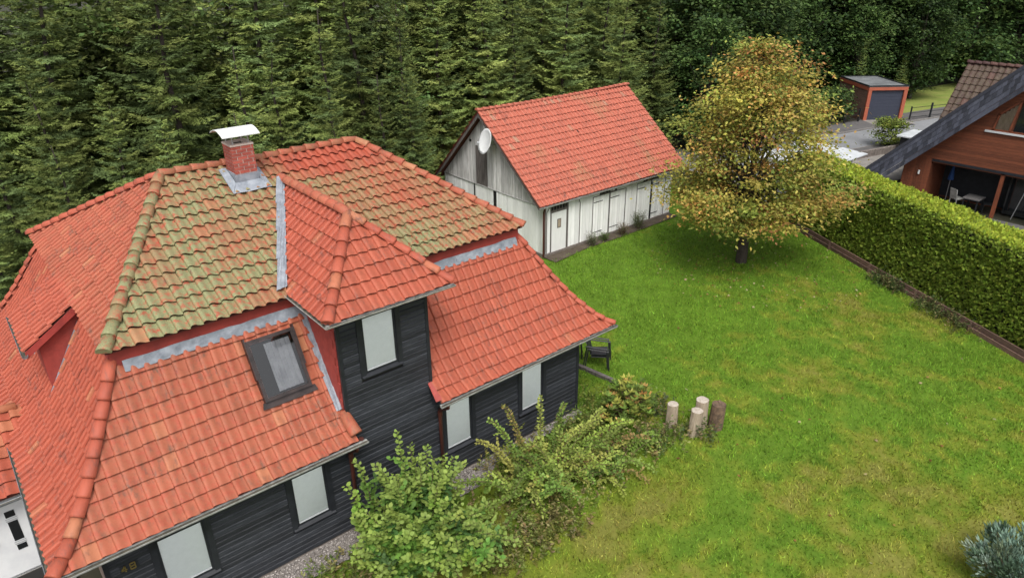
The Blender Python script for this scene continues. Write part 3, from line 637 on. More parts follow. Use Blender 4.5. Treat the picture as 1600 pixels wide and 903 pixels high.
cr_ = MB(); cr_.box(CX0-.01, CX1+.01, CY0-.01, CY0+.15, CZ1, CZ1+.04); cr_.box(CX0-.01, CX1+.01, CY1-.15, CY1+.01, CZ1, CZ1+.04); cr_.box(CX0-.01, CX0+.15, CY0+.15, CY1-.15, CZ1, CZ1+.04); cr_.box(CX1-.15, CX1+.01, CY0+.15, CY1-.15, CZ1, CZ1+.04)
cr_.build('crown', 'mortar', chim); MB().box(CX0+.15, CX1-.15, CY0+.15, CY1-.15, CZ1-.005, CZ1+.006).build('flue', 'gap_dark', chim)
for x in (CX0+.08, CX1-.08):
    for y in (CY0+.06, CY1-.06): MB().tube([(x, y, CZ1+.03), (x, y, CZ1+.3)], .018, 6).build('cap_leg', 'steel', chim)
m = MB(); V = []; n = 10
for x in (CX0-.2, CX1+.16):
    for zz in (0, -.018):
        for i in range(n+1):
            t = i/n; V.append((x, CY0-.14+t*(CY1-CY0+.28), CZ1+.27+.12*math.sin(math.pi*t)+zz))
q = n+1; F = []
for i in range(n): F += [(i, i+1, 2*q+i+1, 2*q+i), (q+i+1, q+i, 3*q+i, 3*q+i+1), (i, q+i, q+i+1, i+1), (2*q+i, 2*q+i+1, 3*q+i+1, 3*q+i)]
F += [(0, 2*q, 3*q, q), (n, q+n, 3*q+n, 2*q+n)]
m.add(V, F).build('chimney_cap', 'dish_white', chim)
rz = lambda y: UZ+(y-UY0)*slope_u
fl = [[(CX0-.2, CY0-.26, rz(CY0-.26)+.09), (CX1+.2, CY0-.26, rz(CY0-.26)+.09), (CX1+.03, CY0-.005, rz(CY0)+.14), (CX0-.03, CY0-.005, rz(CY0)+.14)],
      [(CX0-.2, CY0-.26, rz(CY0-.26)+.09), (CX0-.03, CY0-.005, rz(CY0)+.15), (CX0-.03, CY1, rz(CY1)+.12), (CX0-.2, CY1, rz(CY1)+.085)],
      [(CX1+.03, CY0-.005, rz(CY0)+.15), (CX1+.2, CY0-.26, rz(CY0-.26)+.09), (CX1+.2, CY1, rz(CY1)+.085), (CX1+.03, CY1, rz(CY1)+.12)]]
for q in fl: sheet_on('flashing', q, .012, 'lead', chim, 5, .007)
ap = MB(); ap.box(CX0-.02, CX1+.02, CY0-.018, CY0-.003, rz(CY0)+.05, rz(CY0)+.33); ap.box(CX0-.02, CX0-.003, CY0-.003, CY1, rz(CY0)+.05, rz(CY0)+.36); ap.box(CX1+.003, CX1+.02, CY0-.003, CY1, rz(CY0)+.05, rz(CY0)+.36); ap.build('apron', 'lead', chim)
# roof window ----------------------------------------------------------
def slopept(x, y, h):
    k = (5.45-4.28)/.67; z = 4.28+(y-EY0-1.3)*k; n = np.array([0, -k, 1])/math.hypot(k, 1); return np.array([x, y, z])+n*h
SX0, SX1, SYa, SYb = 3.9, 4.95, 12.99, 13.66
skw = MB()
def skbar(x0, x1, y0, y1, h0, h1): skw.add([slopept(x, y, h) for h in (h0, h1) for x, y in ((x0,y0),(x1,y0),(x1,y1),(x0,y1))], [(0,3,2,1),(4,5,6,7),(0,1,5,4),(1,2,6,5),(2,3,7,6),(3,0,4,7)])
skbar(SX0, SX0+.07, SYa, SYb, -.05, .20); skbar(SX1-.07, SX1, SYa, SYb, -.05, .20); skbar(SX0+.07, SX1-.07, SYa, SYa+.038, -.05, .198); skbar(SX0+.07, SX1-.07, SYb-.038, SYb, -.05, .202)
skw = skw.build('roof_window', 'skylight_metal', house)
MB().add([slopept(x, y, .188) for x, y in ((SX0+.07,SYa+.038),(SX1-.07,SYa+.038),(SX1-.07,SYb-.038),(SX0+.07,SYb-.038))], [(0,1,2,3)]).build('pane', 'glass', skw)
MB().add([slopept(x, y, .11) for x, y in ((SX0+.1,SYa+.04),(SX1-.1,SYa+.04),(SX1-.1,SYb-.05),(SX0+.1,SYb-.05))], [(0,1,2,3)]).build('dark_room', 'gap_dark', skw)
V = []; F = []; n = 26
for i in range(n+1):
    x = SX0+.36+i/n*(SX1-SX0-.48)
    for y in (SYa+.06, SYb-.08): V.append(slopept(x, y, .145+.034*math.sin(i*1.35)+rnd(-.006, .006)))
F = [(2*i, 2*i+2, 2*i+3, 2*i+1) for i in range(n)]
MB().add(V, F).build('curtain', 'curtain', skw, smooth=True)
for q in ([(SX0-.08, SYa-.07), (SX1+.12, SYa-.07), (SX1+.08, SYa+.0), (SX0-.04, SYa+.0)],): sheet_on('apron', [tuple(slopept(x, y, .12)) for x, y in q], .012, 'skylight_metal', skw, 6, .004)
MB().add([slopept(x, y, h) for h in (.08, .225) for x, y in ((SX0-.03,SYa+.25),(SX0+.0,SYa+.25),(SX0+.0,SYb+.03),(SX0-.03,SYb+.03))], [(0,3,2,1),(4,5,6,7),(0,1,5,4),(1,2,6,5),(2,3,7,6),(3,0,4,7)]).build('cover', 'skylight_metal', skw)
MB().add([slopept(x, y, h) for h in (.08, .225) for x, y in ((SX1,SYa+.25),(SX1+.03,SYa+.25),(SX1+.03,SYb+.03),(SX1,SYb+.03))], [(0,3,2,1),(4,5,6,7),(0,1,5,4),(1,2,6,5),(2,3,7,6),(3,0,4,7)]).build('cover', 'skylight_metal', skw)
# porch with the white front door on the left --------------------------
PY0, PY1, PX0 = 15.95, 19.55, -4.2
porch = MB().box(PX0, WX0-.035, PY0, PY1, -.05, 2.15).build('porch', 'white_paint', house)
pd = MB(); PR = [(15.7, 2.22), (17.75, 3.12), (19.8, 2.22)]
pd.prism([(PX0-.2, y, z) for y, z in PR], (-PX0+.1, 0, 0)).build('porch_roof', 'deck', porch)
pt = []; tile_field(pt, (PX0-.2, 15.7, 0), (1,0,0), (0,1,0), [(0, 2.25), (2.05, 3.15)], 0, -PX0+.12, .25, .33, [], orange=.3); emit_tiles(pt, porch, 'clay', limit=0)
ridge_caps(porch, [(PX0-.2, 17.75, 3.15), (-.2, 17.75, 3.15)], r=.12, orange=.5)
gutter(porch, (PX0-.2, 15.63, 2.19), (-.3, 15.63, 2.19), .06, 'zinc')
DRX0, DRX1 = -1.5, -.52
door = MB().box(DRX0, DRX1, PY0-.05, PY0-.005, .1, 2.08).build('door', 'white_paint', house)
fr_ = MB(); fr_.box(DRX0-.08, DRX0, PY0-.06, PY0-.003, .05, 2.14); fr_.box(DRX1, DRX1+.08, PY0-.06, PY0-.003, .05, 2.14); fr_.build('door_frame', 'white_paint', door)
for (z0, z1) in ((1.62, 1.78), (.98, 1.5), (.72, .86)): MB().box(-1.0, -.82, PY0-.058, PY0-.045, z0, z1).build('pane', 'dark_glass', door)
for z in (1.535, 1.585, .895, .945): MB().box(-1.02, -.80, PY0-.06, PY0-.045, z-.008, z+.008).build('bar', 'steel', door)
MB().tube([(-1.38, PY0-.1, 1.0), (-1.38, PY0-.1, 1.12), (-1.28, PY0-.1, 1.12)], .014, 6).build('handle', 'steel', door)
MB().box(-1.9, -.2, 15.0, PY0-.07, -.02, .06).build('door_step', 'stone_slab', house)
mat_ = MB().box(-1.3, -.45, 15.35, PY0-.12, .062, .085).build('grating', 'gap_dark', house)

# ================================================================== BARN
barn = thing('barn', 'white-washed timber barn with a long pale red tile roof', 'barn', (24.4, 25.8, 0))
BX0, BX1, BY0, BY1 = 19.95, 28.8, 21.72, 29.35
BEZ, BRY, BRZ, BF, BBk, BBz = 2.54, 25.8, 6.02, 21.52, 29.75, 2.1
bwall = MB(); bwall.box(BX0+.03, BX1, BY0+.03, BY1, -.05, 2.55)
bwall.prism([(BX0+.03, BY0+.03, 2.55), (BX0+.03, BRY, BRZ-.12), (BX0+.03, BY1, 2.55)], (BX1-BX0-.03, 0, 0)); bwall = bwall.build('wall', 'gap_dark', barn)
MB().box(BX0-.04, BX1+.02, BY0-.06, BY1, -.05, .16).build('plinth', 'plinth', barn)
broof = MB(); bd = [(BF, BEZ), (BRY, BRZ), (BBk, BBz)]
for (y0, z0), (y1, z1) in zip(bd[:-1], bd[1:]): broof.prism([(19.50, y0, z0-.02), (29.58, y0, z0-.02), (29.58, y1, z1-.02), (19.50, y1, z1-.02)], (0, 0, -.05))
broof = broof.build('roof', 'deck', barn)
def bsag(c): return False
bt = []; tile_field(bt, (19.48, BF, 0), (1,0,0), (0,1,0), [(0, BEZ), (BRY-BF, BRZ)], 0, 10.14, .232, .335, [], amp=.036, lift=.056, orange=.015, moss=lambda c: float(np.clip((fbm(c[0], c[1], .8, 6)-.6)*2, 0, .6)))
bt2 = []; tile_field(bt2, (29.62, BBk, 0), (-1,0,0), (0,-1,0), [(0, BBz), (BBk-BRY, BRZ)], 0, 10.14, .3, .45, [], amp=.03)
emit_tiles(bt+bt2, broof, 'clay_barn')
ridge_caps(broof, [(19.46, BRY, BRZ+.02), (22.5, BRY, BRZ-.03), (26, BRY, BRZ-.02), (29.65, BRY, BRZ+.06)], mat='clay_barn', r=.10, step=.36)
hole = [(0, 0)]
for (x, y, w_) in ((27.0, BRY-.25, .22), (24.15, 24.0, .12)):
    z = BEZ+(y-BF)*(BRZ-BEZ)/(BRY-BF)+.075; k = (BRZ-BEZ)/(BRY-BF)
    MB().add([(x, y, z), (x+w_, y+.02, z+.02*k), (x+w_*.9, y+.13, z+.13*k), (x+.03, y+.1, z+.1*k)], [(0,1,2,3)]).build('roof_hole', 'gap_dark', broof)
# front boards with doors
def vboards(parent, x0, x1, z0, z1f, wd, mat, y=BY0, name='board', gapw=.014):
    x = x0
    while x < x1-.02:
        e_ = min(x+wd*rnd(.85, 1.15), x1); q = MB(); za, zb = z0+rnd(-.015, .015), z1f
        q.box(x+gapw/2, e_-gapw/2, y-.005+rnd(-.004, .004), y+.028, za, zb); q.build(name, mat, parent, tone=rnd(0, 1)); x = e_
def panel(x0, x1, z0=.16, z1=2.5, wd=.2, mat='white_board'): vboards(bwall, x0, x1, z0, z1, wd, mat)
panel(BX0+.05, 20.30, wd=.16); panel(21.38, 23.0, wd=.26); panel(25.32, 26.12, wd=.2); panel(28.3, BX1, wd=.2)
panel(20.30, 21.38, 2.44, 2.5); panel(23.0, 25.32, 2.2, 2.5, .4); panel(26.12, 28.3, 2.22, 2.5, .4)
def post(x, z0=.1, z1=2.5, wd=.075, m_='grey_wood'): MB().box(x-wd/2, x+wd/2, BY0-.02, BY0+.03, z0, z1).build('post', m_, barn)
post(20.33); post(21.36, wd=.1); post(20.0, wd=.05)
bdoor = MB().box(20.38, 21.29, BY0-.012, BY0+.03, .12, 2.02).build('door', 'white_board', barn)
MB().box(20.72, 20.96, BY0-.022, BY0-.013, 1.25, 1.68).build('window', 'grey_wood', bdoor); MB().box(20.755, 20.925, BY0-.028, BY0-.0225, 1.29, 1.64).build('pane', 'log_side', bdoor)
MB().box(20.37, 21.31, BY0-.02, BY0+.03, 2.03, 2.12).build('lintel', 'grey_wood', barn)
def slits(x0, x1, z0, z1):
    s = MB().box(x0, x1, BY0-.006, BY0+.029, z0, z1).build('window', 'gap_dark', barn); n = 5
    for i in range(n): x = x0+(i+.5)*(x1-x0)/n; MB().box(x-.02, x+.02, BY0-.022, BY0-.007, z0, z1).build('glazing_bar', 'grey_wood', s)
    MB().box(x0-.03, x1+.03, BY0-.024, BY0+.0, z0-.05, z0-.001).build('sill', 'grey_wood', s)
slits(20.40, 21.28, 2.15, 2.42); slits(23.45, 24.62, 2.24, 2.48); slits(26.55, 27.75, 2.26, 2.5)
def gate(x0, x1, z0, z1, nm):
    gt = MB(); gt.box(x0, x0+.03, BY0-.018, BY0+.029, z0, z1); gt.box(x1-.03, x1, BY0-.018, BY0+.029, z0, z1); gt.box(x0, x1, BY0-.016, BY0+.029, z1, z1+.03); gt = gt.build('gate', 'grey_wood', barn)
    mid_ = (x0+x1)/2; MB().box(mid_-.03, mid_+.03, BY0-.024, BY0-.006, z0, z1).build('meeting_stile', 'grey_wood', gt)
    for a_, b_ in ((x0+.035, mid_-.03), (mid_+.03, x1-.035)):
        vboards(gt, a_, b_, z0, z1-.01, .17, 'white_board', gapw=.02)
        for zz in (z0+.25, z1-.28): MB().box(a_+.02, b_-.45, BY0-.02, BY0-.0135, zz, zz+.035).build('strap_hinge', 'gap_dark', gt)
gate(23.0, 25.3, .16, 2.18, ''); gate(26.1, 28.28, .16, 2.2, '')
MB().box(27.15, 27.26, BY0-.03, BY0-.02, .16, 2.1).build('door_gap', 'gap_dark', barn)
for xx in ((20.28, 20.05), (22.0, 22.12)):
    a0, a1 = xx; MB().tube([(a0, BY0-.05, 2.5), (a0, BY0-.05, 2.42), (a1, BY0-.05, 2.15), (a1, BY0-.05, .1)], .018, 6).build('cable_pipe', 'grey_wood', barn)
# gable facing the house
GB = MB()
def gable_z(y): return BRZ-.14-(BRY-y)*(BRZ-BEZ)/(BRY-BF) if y < BRY else BRZ-.14-(y-BRY)*(BRZ-BBz)/(BBk-BRY)
y = BY0+.02
while y < BY1-.02:
    e_ = min(y+.125*rnd(.9, 1.1), BY1); zt0, zt1 = gable_z(y+.004), gable_z(e_-.004)
    loft = 25.72 < (y+e_)/2 < 26.6
    for lo, hi, mt in ((.16, 2.36, 'white_board'), (2.38, 99, 'weathered_board')):
        if lo < 1 and ((25.05 < (y+e_)/2 < 25.3) or (26.7 < (y+e_)/2 < 26.9)): mt = 'gap_dark'
        h0, h1 = min(zt0, hi), min(zt1, hi)
        if h0 < lo+.05 and h1 < lo+.05: continue
        q = MB(); xx = BX0-.005+rnd(-.005, .005)+(0 if lo < 1 else -.02)
        if loft and lo > 2: mt = 'grey_wood'; h0 = min(h0, 4.25); h1 = min(h1, 4.25)
        q.prism([(xx, y+.007, lo), (xx, e_-.007, lo), (xx, e_-.007, max(h1, lo+.01)), (xx, y+.007, max(h0, lo+.01))], (.03, 0, 0)); q.build('board', mt, bwall, tone=rnd(0, 1))
        if loft and lo > 2 and zt0 > 4.3:
            q = MB(); q.prism([(xx, y+.004, 4.27), (xx, e_-.004, 4.27), (xx, e_-.004, zt1), (xx, y+.004, zt0)], (.03, 0, 0)); q.build('board', 'weathered_board', bwall, tone=rnd(0, 1))
    y = e_
MB().box(BX0-.04, BX0-.012, BY0+.02, BY1, 2.34, 2.39).build('drip_rail', 'weathered_board', barn)
for (y0, y1) in ((BF+.1, BRY), (BBk-.1, BRY)):
    z0, z1 = gable_z(y0)+.08, BRZ-.08; MB().prism([(19.52, y0, z0), (19.52, y1, z1), (19.52, y1, z1-.18), (19.52, y0, z0-.18)], (.03, 0, 0)).build('barge_board', 'grey_wood', barn)
MB().tube([(BX0-.06, 26.98, 4.43), (BX0-.02, 26.98, 4.43)], .07, 10).build('vent', 'gap_dark', barn)
gutter(barn, (19.48, BF-.06, BEZ-.03), (29.6, BF-.06, BEZ-.06), .06, 'gutter_pale')
MB().tube([(19.75, BF-.06, BEZ-.08), (19.75, BF-.0, BEZ-.2), (19.82, BY0-.1, BEZ-.3), (19.82, BY0-.1, .1)], .045, 8).build('downpipe', 'brown_pipe', barn)
# satellite dish on an arm at the gable
dish = thing('satellite_dish', 'large white oval satellite dish fixed high on the barn gable', 'satellite dish', (19.55, 24.97, 4.6))
V = []; F = []; ns, nr = 28, 6; ax = Vector((-.95, .12, .30)).normalized(); sd_ = ax.cross(Vector((0,0,1))).normalized(); u_ = sd_.cross(ax); ctr = Vector((19.32, 24.97, 4.82))
for back in (0, 1):
    for j in range(nr+1):
        for i in range(ns): t = 2*math.pi*i/ns; r_ = j/nr; V.append(ctr + sd_*(math.cos(t)*.50*r_) + u_*(math.sin(t)*.58*r_) + ax*(.10*r_*r_ - (.015 if back else 0)))
q = ns*(nr+1)
for j in range(nr):
    for i in range(ns): a_ = (j*ns+i, j*ns+(i+1) % ns, (j+1)*ns+(i+1) % ns, (j+1)*ns+i); F.append(a_); F.append(tuple(q+k for k in reversed(a_)))
for i in range(ns): F.append((nr*ns+i, nr*ns+(i+1) % ns, q+nr*ns+(i+1) % ns, q+nr*ns+i))
MB().add(V, F).build('reflector', 'dish_white', dish, smooth=True)
MB().tube([ctr-ax*.02, Vector((19.62, 24.97, 4.6)), Vector((19.96, 24.97, 4.6))], .025, 8).build('bracket', 'steel', dish)
MB().tube([ctr-u_*.5+ax*.05, ctr-u_*.42+ax*.3, ctr+ax*.45-u_*.12], .014, 6).build('feed_arm', 'steel', dish)
MB().tube([ctr+ax*.47-u_*.11, ctr+ax*.38-u_*.1], .035, 8).build('feed_horn', 'white_frame', dish)

# ================================================================== FOLIAGE TOOLS
def unit(a): return a/np.maximum(np.linalg.norm(a, axis=-1, keepdims=True), 1e-9)
def perp(D, rng):
    r_ = rng.normal(size=D.shape); return unit(np.cross(D, r_))
def rhombs(O, D, L, W, S):
    """flat pointed leaves / needle sprays: base O, direction D, length L, width W, side vector S"""
    L = np.asarray(L)[:, None]; W = np.asarray(W)[:, None]
    V = np.stack([O, O + D*L*.45 + S*W*.5, O + D*L, O + D*L*.45 - S*W*.5], 1).reshape(-1, 3)
    F = np.arange(len(O)*4).reshape(-1, 4); return V, F
def leaves6(O, D, L, W, S, fold, rng):
    """rounded leaves of two halves folded along the midrib"""
    N = unit(np.cross(D, S)); L = np.asarray(L)[:, None]; W = np.asarray(W)[:, None]; n = len(O)
    f = fold*W
    V = np.stack([O, O+D*L*.3+S*W*.5+N*f, O+D*L*.72+S*W*.42+N*f, O+D*L*1.0-N*L*.12, O+D*L*.72-S*W*.42+N*f, O+D*L*.3-S*W*.5+N*f, O+D*L*.5], 1).reshape(-1, 3)
    b = np.arange(n)[:, None]*7
    F = np.concatenate([b+np.array([[0, 1, 2, 6]]), b+np.array([[6, 2, 3, 4]]), b+np.array([[0, 6, 4, 5]])], 0); return V, F
def foliage(name, V, F, tint, per, parent=None, mat='leaves', local=False, kind=None):
    o = link(name, mesh_np(name, V, F, mat, np.repeat(tint, per, 0), 'tint'), parent, local)
    if kind: o['kind'] = kind
    return o
def pick(cols, n, rng, jit=.15, w=None):
    c = np.array(cols)[rng.choice(len(cols), n, p=w)]; return c*(1+rng.normal(0, jit, (n, 1)))*(1+rng.normal(0, jit*.35, (n, 3)))
ORD = ['leftmost', 'second', 'third', 'fourth', 'fifth', 'sixth', 'seventh', 'eighth', 'ninth', 'tenth', 'eleventh', 'twelfth', 'thirteenth', 'fourteenth', 'fifteenth', 'sixteenth', 'seventeenth', 'eighteenth', 'nineteenth', 'twentieth']

# ---- spruces
def spruce_mesh(h, rmax, seed, z0=.4):
    """whorls of branches; each branch a flat triangular fan of twigs with fine side sprays and a raised tip"""
    rng = np.random.default_rng(seed); OO = []; DD = []; LL = []; WW = []; SS = []; TT = []; z = z0; Z = np.array([0, 0, 1.0])
    greens = np.array([[.135, .182, .052], [.165, .206, .056], [.112, .158, .056], [.195, .23, .066]])
    while z < h-.12:
        t = (z-z0)/(h-z0); Rr = rmax*(1-t)**.8+.10; nb = max(5, int(round(5+5.5*(1-t)))); a0 = rng.random()*6.28
        for b in range(nb):
            a = a0 + b*6.283/nb + rng.normal(0, .22); r = Rr*(.62+.55*rng.random()); ca, sa = math.cos(a), math.sin(a); out = np.array([ca, sa, 0]); lat = np.array([-sa, ca, 0])
            droop = .05+.45*(1-t)*rng.random(); tipup = .12+.35*rng.random(); tint = greens[rng.integers(4)]*(.75+.5*rng.random()); zz = z+rng.normal(0, .1)
            n = max(5, int(r*7)); q = np.linspace(.12, 1.0, n); P = np.array([0, 0, zz]) + out*(r*q)[:, None] + Z*(-droop*r*q+tipup*r*q**3)[:, None]
            ax = np.gradient(P, axis=0); ax = unit(ax); k = np.repeat(np.arange(n), 2); sg = np.tile([-1.0, 1.0], n); qq = q[k]
            ll = (.34*min(r, 1.6)*(1-qq)**.8+.13)*(.75+.5*rng.random(2*n))*np.where(qq < .3, .7, 1.0)
            d = unit(ax[k]*.75 + lat*(sg*.8)[:, None] + Z*(-.12-.45*rng.random(2*n))[:, None] + rng.normal(0, .12, (2*n, 3)))
            def put(O, D, L, W, T): OO.append(O); DD.append(D); LL.append(L); WW.append(W); SS.append(unit(np.cross(D, Z+rng.normal(0, .55, D.shape)))); TT.append(T)
            tt = tint*(1+rng.normal(0, .12, (2*n, 1))); put(P[k], d, ll, .022+.07*ll, tt)
            sd = unit(np.cross(d, Z))
            for e in (.12, .3, .48, .66, .84):
                for g_ in (-1, 1):
                    d2 = unit(d*.8 + sd*g_*.75 + Z*(-.3*rng.random(2*n)+.05)[:, None] + rng.normal(0, .14, (2*n, 3))); put(P[k]+d*(ll*e)[:, None], d2, ll*(.55-.35*e)+.03, .02+.05*ll, tt*(1+.2*e))
            put(P[-1:], unit(out+Z*.35)[None], np.array([.2]), np.array([.05]), (tint*1.4)[None])
        z += .32+.09*rng.random()
    V, F = rhombs(np.concatenate(OO), np.concatenate(DD), np.concatenate(LL), np.concatenate(WW), np.concatenate(SS)); T = np.clip(np.concatenate(TT), .004, 1)
    return mesh_np('crown', V, F, 'tree_needles', np.repeat(T, 4, 0), 'tint'), len(F)
def trunk_mesh(h, r0, r1, seed=0, mat='bark'):
    rng = random.Random(seed); m = MB(); n = 7
    pts = [(rng.uniform(-.04, .04)*i, rng.uniform(-.04, .04)*i, h*i/(n-1)-.1) for i in range(n)]
    m.tube(pts, [r0+(r1-r0)*i/(n-1) for i in range(n)], 8); me = bpy.data.meshes.new('trunk'); me.from_pydata(m.v, [], m.f); me.materials.append(MATS[mat]); return me
SPR = [spruce_mesh(12, 2.15, 1), spruce_mesh(13, 2.45, 2), spruce_mesh(11, 1.9, 3), spruce_mesh(12.5, 2.25, 4)]
SPT = [trunk_mesh(11.5, .17, .02, k) for k in range(4)]
print('spruce faces', [s[1] for s in SPR])
def spruce(x, y, h, label, group, kind):
    k = random.randrange(4); base = (12, 13, 11, 12.5)[k]; s = h/base
    o = thing('spruce_tree', label, 'tree', (x, y, -.05), rnd(0, 6.28), group); o.scale = (s*rnd(.95, 1.15), s*rnd(.95, 1.15), s)
    link('trunk', SPT[k], o, True); link('crown', SPR[k][0], o, True)
front = [(-1.2,28.2,9.5),(1.4,27.2,8.2),(3.3,29.4,10),(5.0,27.6,8.8),(7.4,28.6,12.5),(9.6,27.4,9.2),(11.6,29.2,9.6),(13.4,28.0,10.2),(15.6,29.6,13.5),(17.4,28.6,10.5),(19.2,31.6,10),(22.0,32.6,11.5),(25.0,32.3,12.8),(27.6,32.9,11.2),(30.4,31.5,13.2),(32.6,29.0,12),(34.6,32.2,12.6),(37.4,30.4,11)]
for k, (x, y, h) in enumerate(front):
    spruce(x, y, h, f'dense green spruce in the front row of the wood, {ORD[k]} from the left', 'spruces in the front row of the wood', 0)
small = [(.6, 26.1, 6.2), (2.9, 25.9, 7.0), (6.3, 26.2, 7.6), (8.7, 25.9, 7.2), (12.7, 26.3, 7.6), (14.9, 26.4, 7.8), (16.6, 26.9, 8.2)]
for k, (x, y, h) in enumerate(small): spruce(x, y, h, f'young spruce with a pointed top close behind the house roof, {ORD[k]} from the left', 'young spruces behind the house', 0)
back = [(x+rnd(-.9, .9), 34+4.2*r_+rnd(-1, 1)+max(0, (x-20)*.06)) for r_ in range(4) for x in np.arange(-2+1.5*(r_ % 2), 46+5*r_, 3.6)]
for (x, y) in back: spruce(x, y, rnd(14, 19), 'tall dark spruce deeper in the wood behind the front row', 'spruces deeper in the wood', 1)

# ---- broadleaf trees
def broad_mesh(h, rx, zc, seed, cols, nclump, per, leaf, weights=None, lumps=9, zlo=1.0, pad=.5, flat=.45, elong=1.35, toplean=(0, 0), mat='tree_leaves', envf=None):
    """crown made of leaf pads around branch ends; uneven outline from overlapping lobes"""
    rng = np.random.default_rng(seed); C = []
    lob = []
    for i in range(lumps):
        a = rng.random()*6.28; zz = zlo + (h-zlo)*rng.random(); env = rx*math.sqrt(max(.05, 1-((zz-zc)/(h-zc if zz > zc else zc-zlo+.6))**2)); rr = env*(.25+.5*rng.random())
        if envf: env = envf(zz)*.8; rr = env*(.45+.5*rng.random())
        lob.append((rr*math.cos(a), rr*math.sin(a), zz, rx*(.28+.22*rng.random()) if not envf else .35+.28*env))
    while len(C) < nclump:
        if rng.random() < (.55 if not envf else .3):
            l = lob[rng.integers(len(lob))]; v = unit(rng.normal(size=3))*l[3]*(.55+.5*rng.random()); p = np.array(l[:3])+v*np.array([1, 1, .8])
        else:
            u = rng.random()*2-1; a = rng.random()*6.28; zz = zc + u*((h-zc) if u > 0 else (zc-zlo)); env = rx*math.sqrt(max(.02, 1-u*u)) if not envf else envf(zz)
            env *= (.80+.22*math.sin(3*a+seed)+.12*math.sin(7*a+zz*1.7)) if not envf else (.88+.16*math.sin(3*a+zz*1.3)+.14*math.sin(5*a-zz*2.6)); rr = env*(.35+.65*rng.random()**.5); p = np.array([rr*math.cos(a), rr*math.sin(a), zz])
        if p[2] < zlo*.8 or p[2] > h: continue
        p[0] += toplean[0]*(p[2]/h); p[1] += toplean[1]*(p[2]/h); C.append(p)
    C = np.array(C); n = len(C)*per; ci = np.repeat(np.arange(len(C)), per)
    sz = pad*(.6+.8*rng.random(len(C)))
    off_ = rng.normal(size=(n, 3))*np.array([1, 1, flat])*.5; O = C[ci] + off_*sz[ci][:, None]
    outw = C.copy(); outw[:, 2] = 0; outw = unit(outw+1e-6)
    D = unit(rng.normal(size=(n, 3))*np.array([1, 1, .35]) + outw[ci]*.6 + np.array([0, 0, -.35])); S = unit(np.cross(D, np.array([0, 0, 1.0])+rng.normal(0, .45, (n, 3))))
    cc = pick(cols, len(C), rng, .14, weights); T = cc[ci]*(1+rng.normal(0, .2, (n, 1))); T = np.clip(T, .005, 1)
    L = leaf*(.7+.6*rng.random(n)); V, F = rhombs(O, D, L*elong, L*.8, S)
    return mesh_np('crown', V, F, mat, np.repeat(T, 4, 0), 'tint'), C
def limbs(h, r0, C, n, seed, zs=(.25, .8)):
    rng = random.Random(seed); m = MB(); pts = [(0, 0, -.1), (.03, .02, h*.2), (-.04, .05, h*.45), (.05, 0, h*.7), (0, .03, h*.9)]
    m.tube(pts, [r0*1.25, r0, r0*.75, r0*.45, .03], 10); far = sorted(range(len(C)), key=lambda i: rng.random())[:n]
    for i in far:
        c = Vector(C[i].tolist()); z = max(h*.18, min(h*.8, c.z*rng.uniform(.45, .75))); a = Vector((0, 0, z)); q = a.lerp(c, .5)+Vector((0, 0, -.06*(c-a).length+.12*h*.1)); rr = r0*.42*(1-z/h)+.02
        m.tube([a, q, c], [rr, rr*.6, .012], 6)
    me = bpy.data.meshes.new('trunk'); me.from_pydata(m.v, [], m.f); me.materials.append(MATS['bark']); return me
aut = [[.385, .325, .07], [.31, .305, .065], [.225, .27, .055], [.42, .345, .09], [.45, .265, .08], [.36, .18, .065], [.16, .205, .042]]
tree_env = lambda z: float(np.interp(z, [1.8, 2.6, 3.6, 5.0, 6.4, 7.6, 8.5, 9.2], [2.2, 3.3, 3.75, 3.5, 3.05, 2.45, 1.6, .5]))
crown, C = broad_mesh(9.2, 4.0, 3.9, 8, aut, 640, 66, .115, [.23, .26, .19, .13, .095, .035, .06], lumps=34, zlo=2.25, pad=.82, flat=.40, toplean=(.0, .05), mat='leaves', envf=tree_env)
t = thing('autumn_tree', 'broad tree with yellow and orange autumn leaves standing on the lawn', 'tree', (26.2, 15.6, 0))
link('trunk', limbs(9.0, .2, C, 70, 3), t, True); link('crown', crown, t, True)
grn = [[.045, .084, .022], [.064, .11, .03], [.034, .064, .022], [.088, .14, .038]]
BR = [broad_mesh(12, 3.6, 6.5, 21+k, grn, 420, 34, .22, lumps=16, zlo=1.0, pad=1.0, flat=.5) for k in range(3)]
BT = [limbs(12, .2, BR[k][1], 20, k) for k in range(3)]
spots = [(44.5,33,11),(49,32,13),(53,34.5,12),(56.5,33.5,9.5),(60,36,13),(64,34.5,14),(68.5,33,12),(73,31,14),(78,30,15),(83,27.5,14),(88,25,15),(94,23,15),(41.5,29,8.5),(52,31.5,6.5),(66,30.5,8),(71,27.5,9)]
names = ['beside the end of the spruce wood', 'behind the autumn tree crown', 'left of the garage roof', 'close behind the garage', 'behind the garage, tall and dark', 'right of the garage', 'above the fenced meadow', 'in the far wood, near the brown roof', 'far behind the brown tiled dormer', 'far behind the dark slate roof', 'at the far right of the wood', 'last on the right at the picture edge', 'small, between the barn and the autumn tree', 'low, left of the garage', 'low, behind the metal fence', 'bushy, next to the brown tiled roof']
for (x, y, h), nm in zip(spots, names):
    k = random.randrange(3); o = thing('broadleaf_tree', f'dark green leafy tree {nm}', 'tree', (x, y, -.05), rnd(0, 6.28), 'leafy trees behind the street'); s = h/12; o.scale = (s*1.1, s*1.1, s)
    link('trunk', BT[k], o, True); link('crown', BR[k][0], o, True)
far = [(x+rnd(-1.5, 1.5), 42-.16*(x-50)+5*r_+rnd(-1.5, 1.5)) for r_ in range(2) for x in np.arange(46, 125, 4.4)]
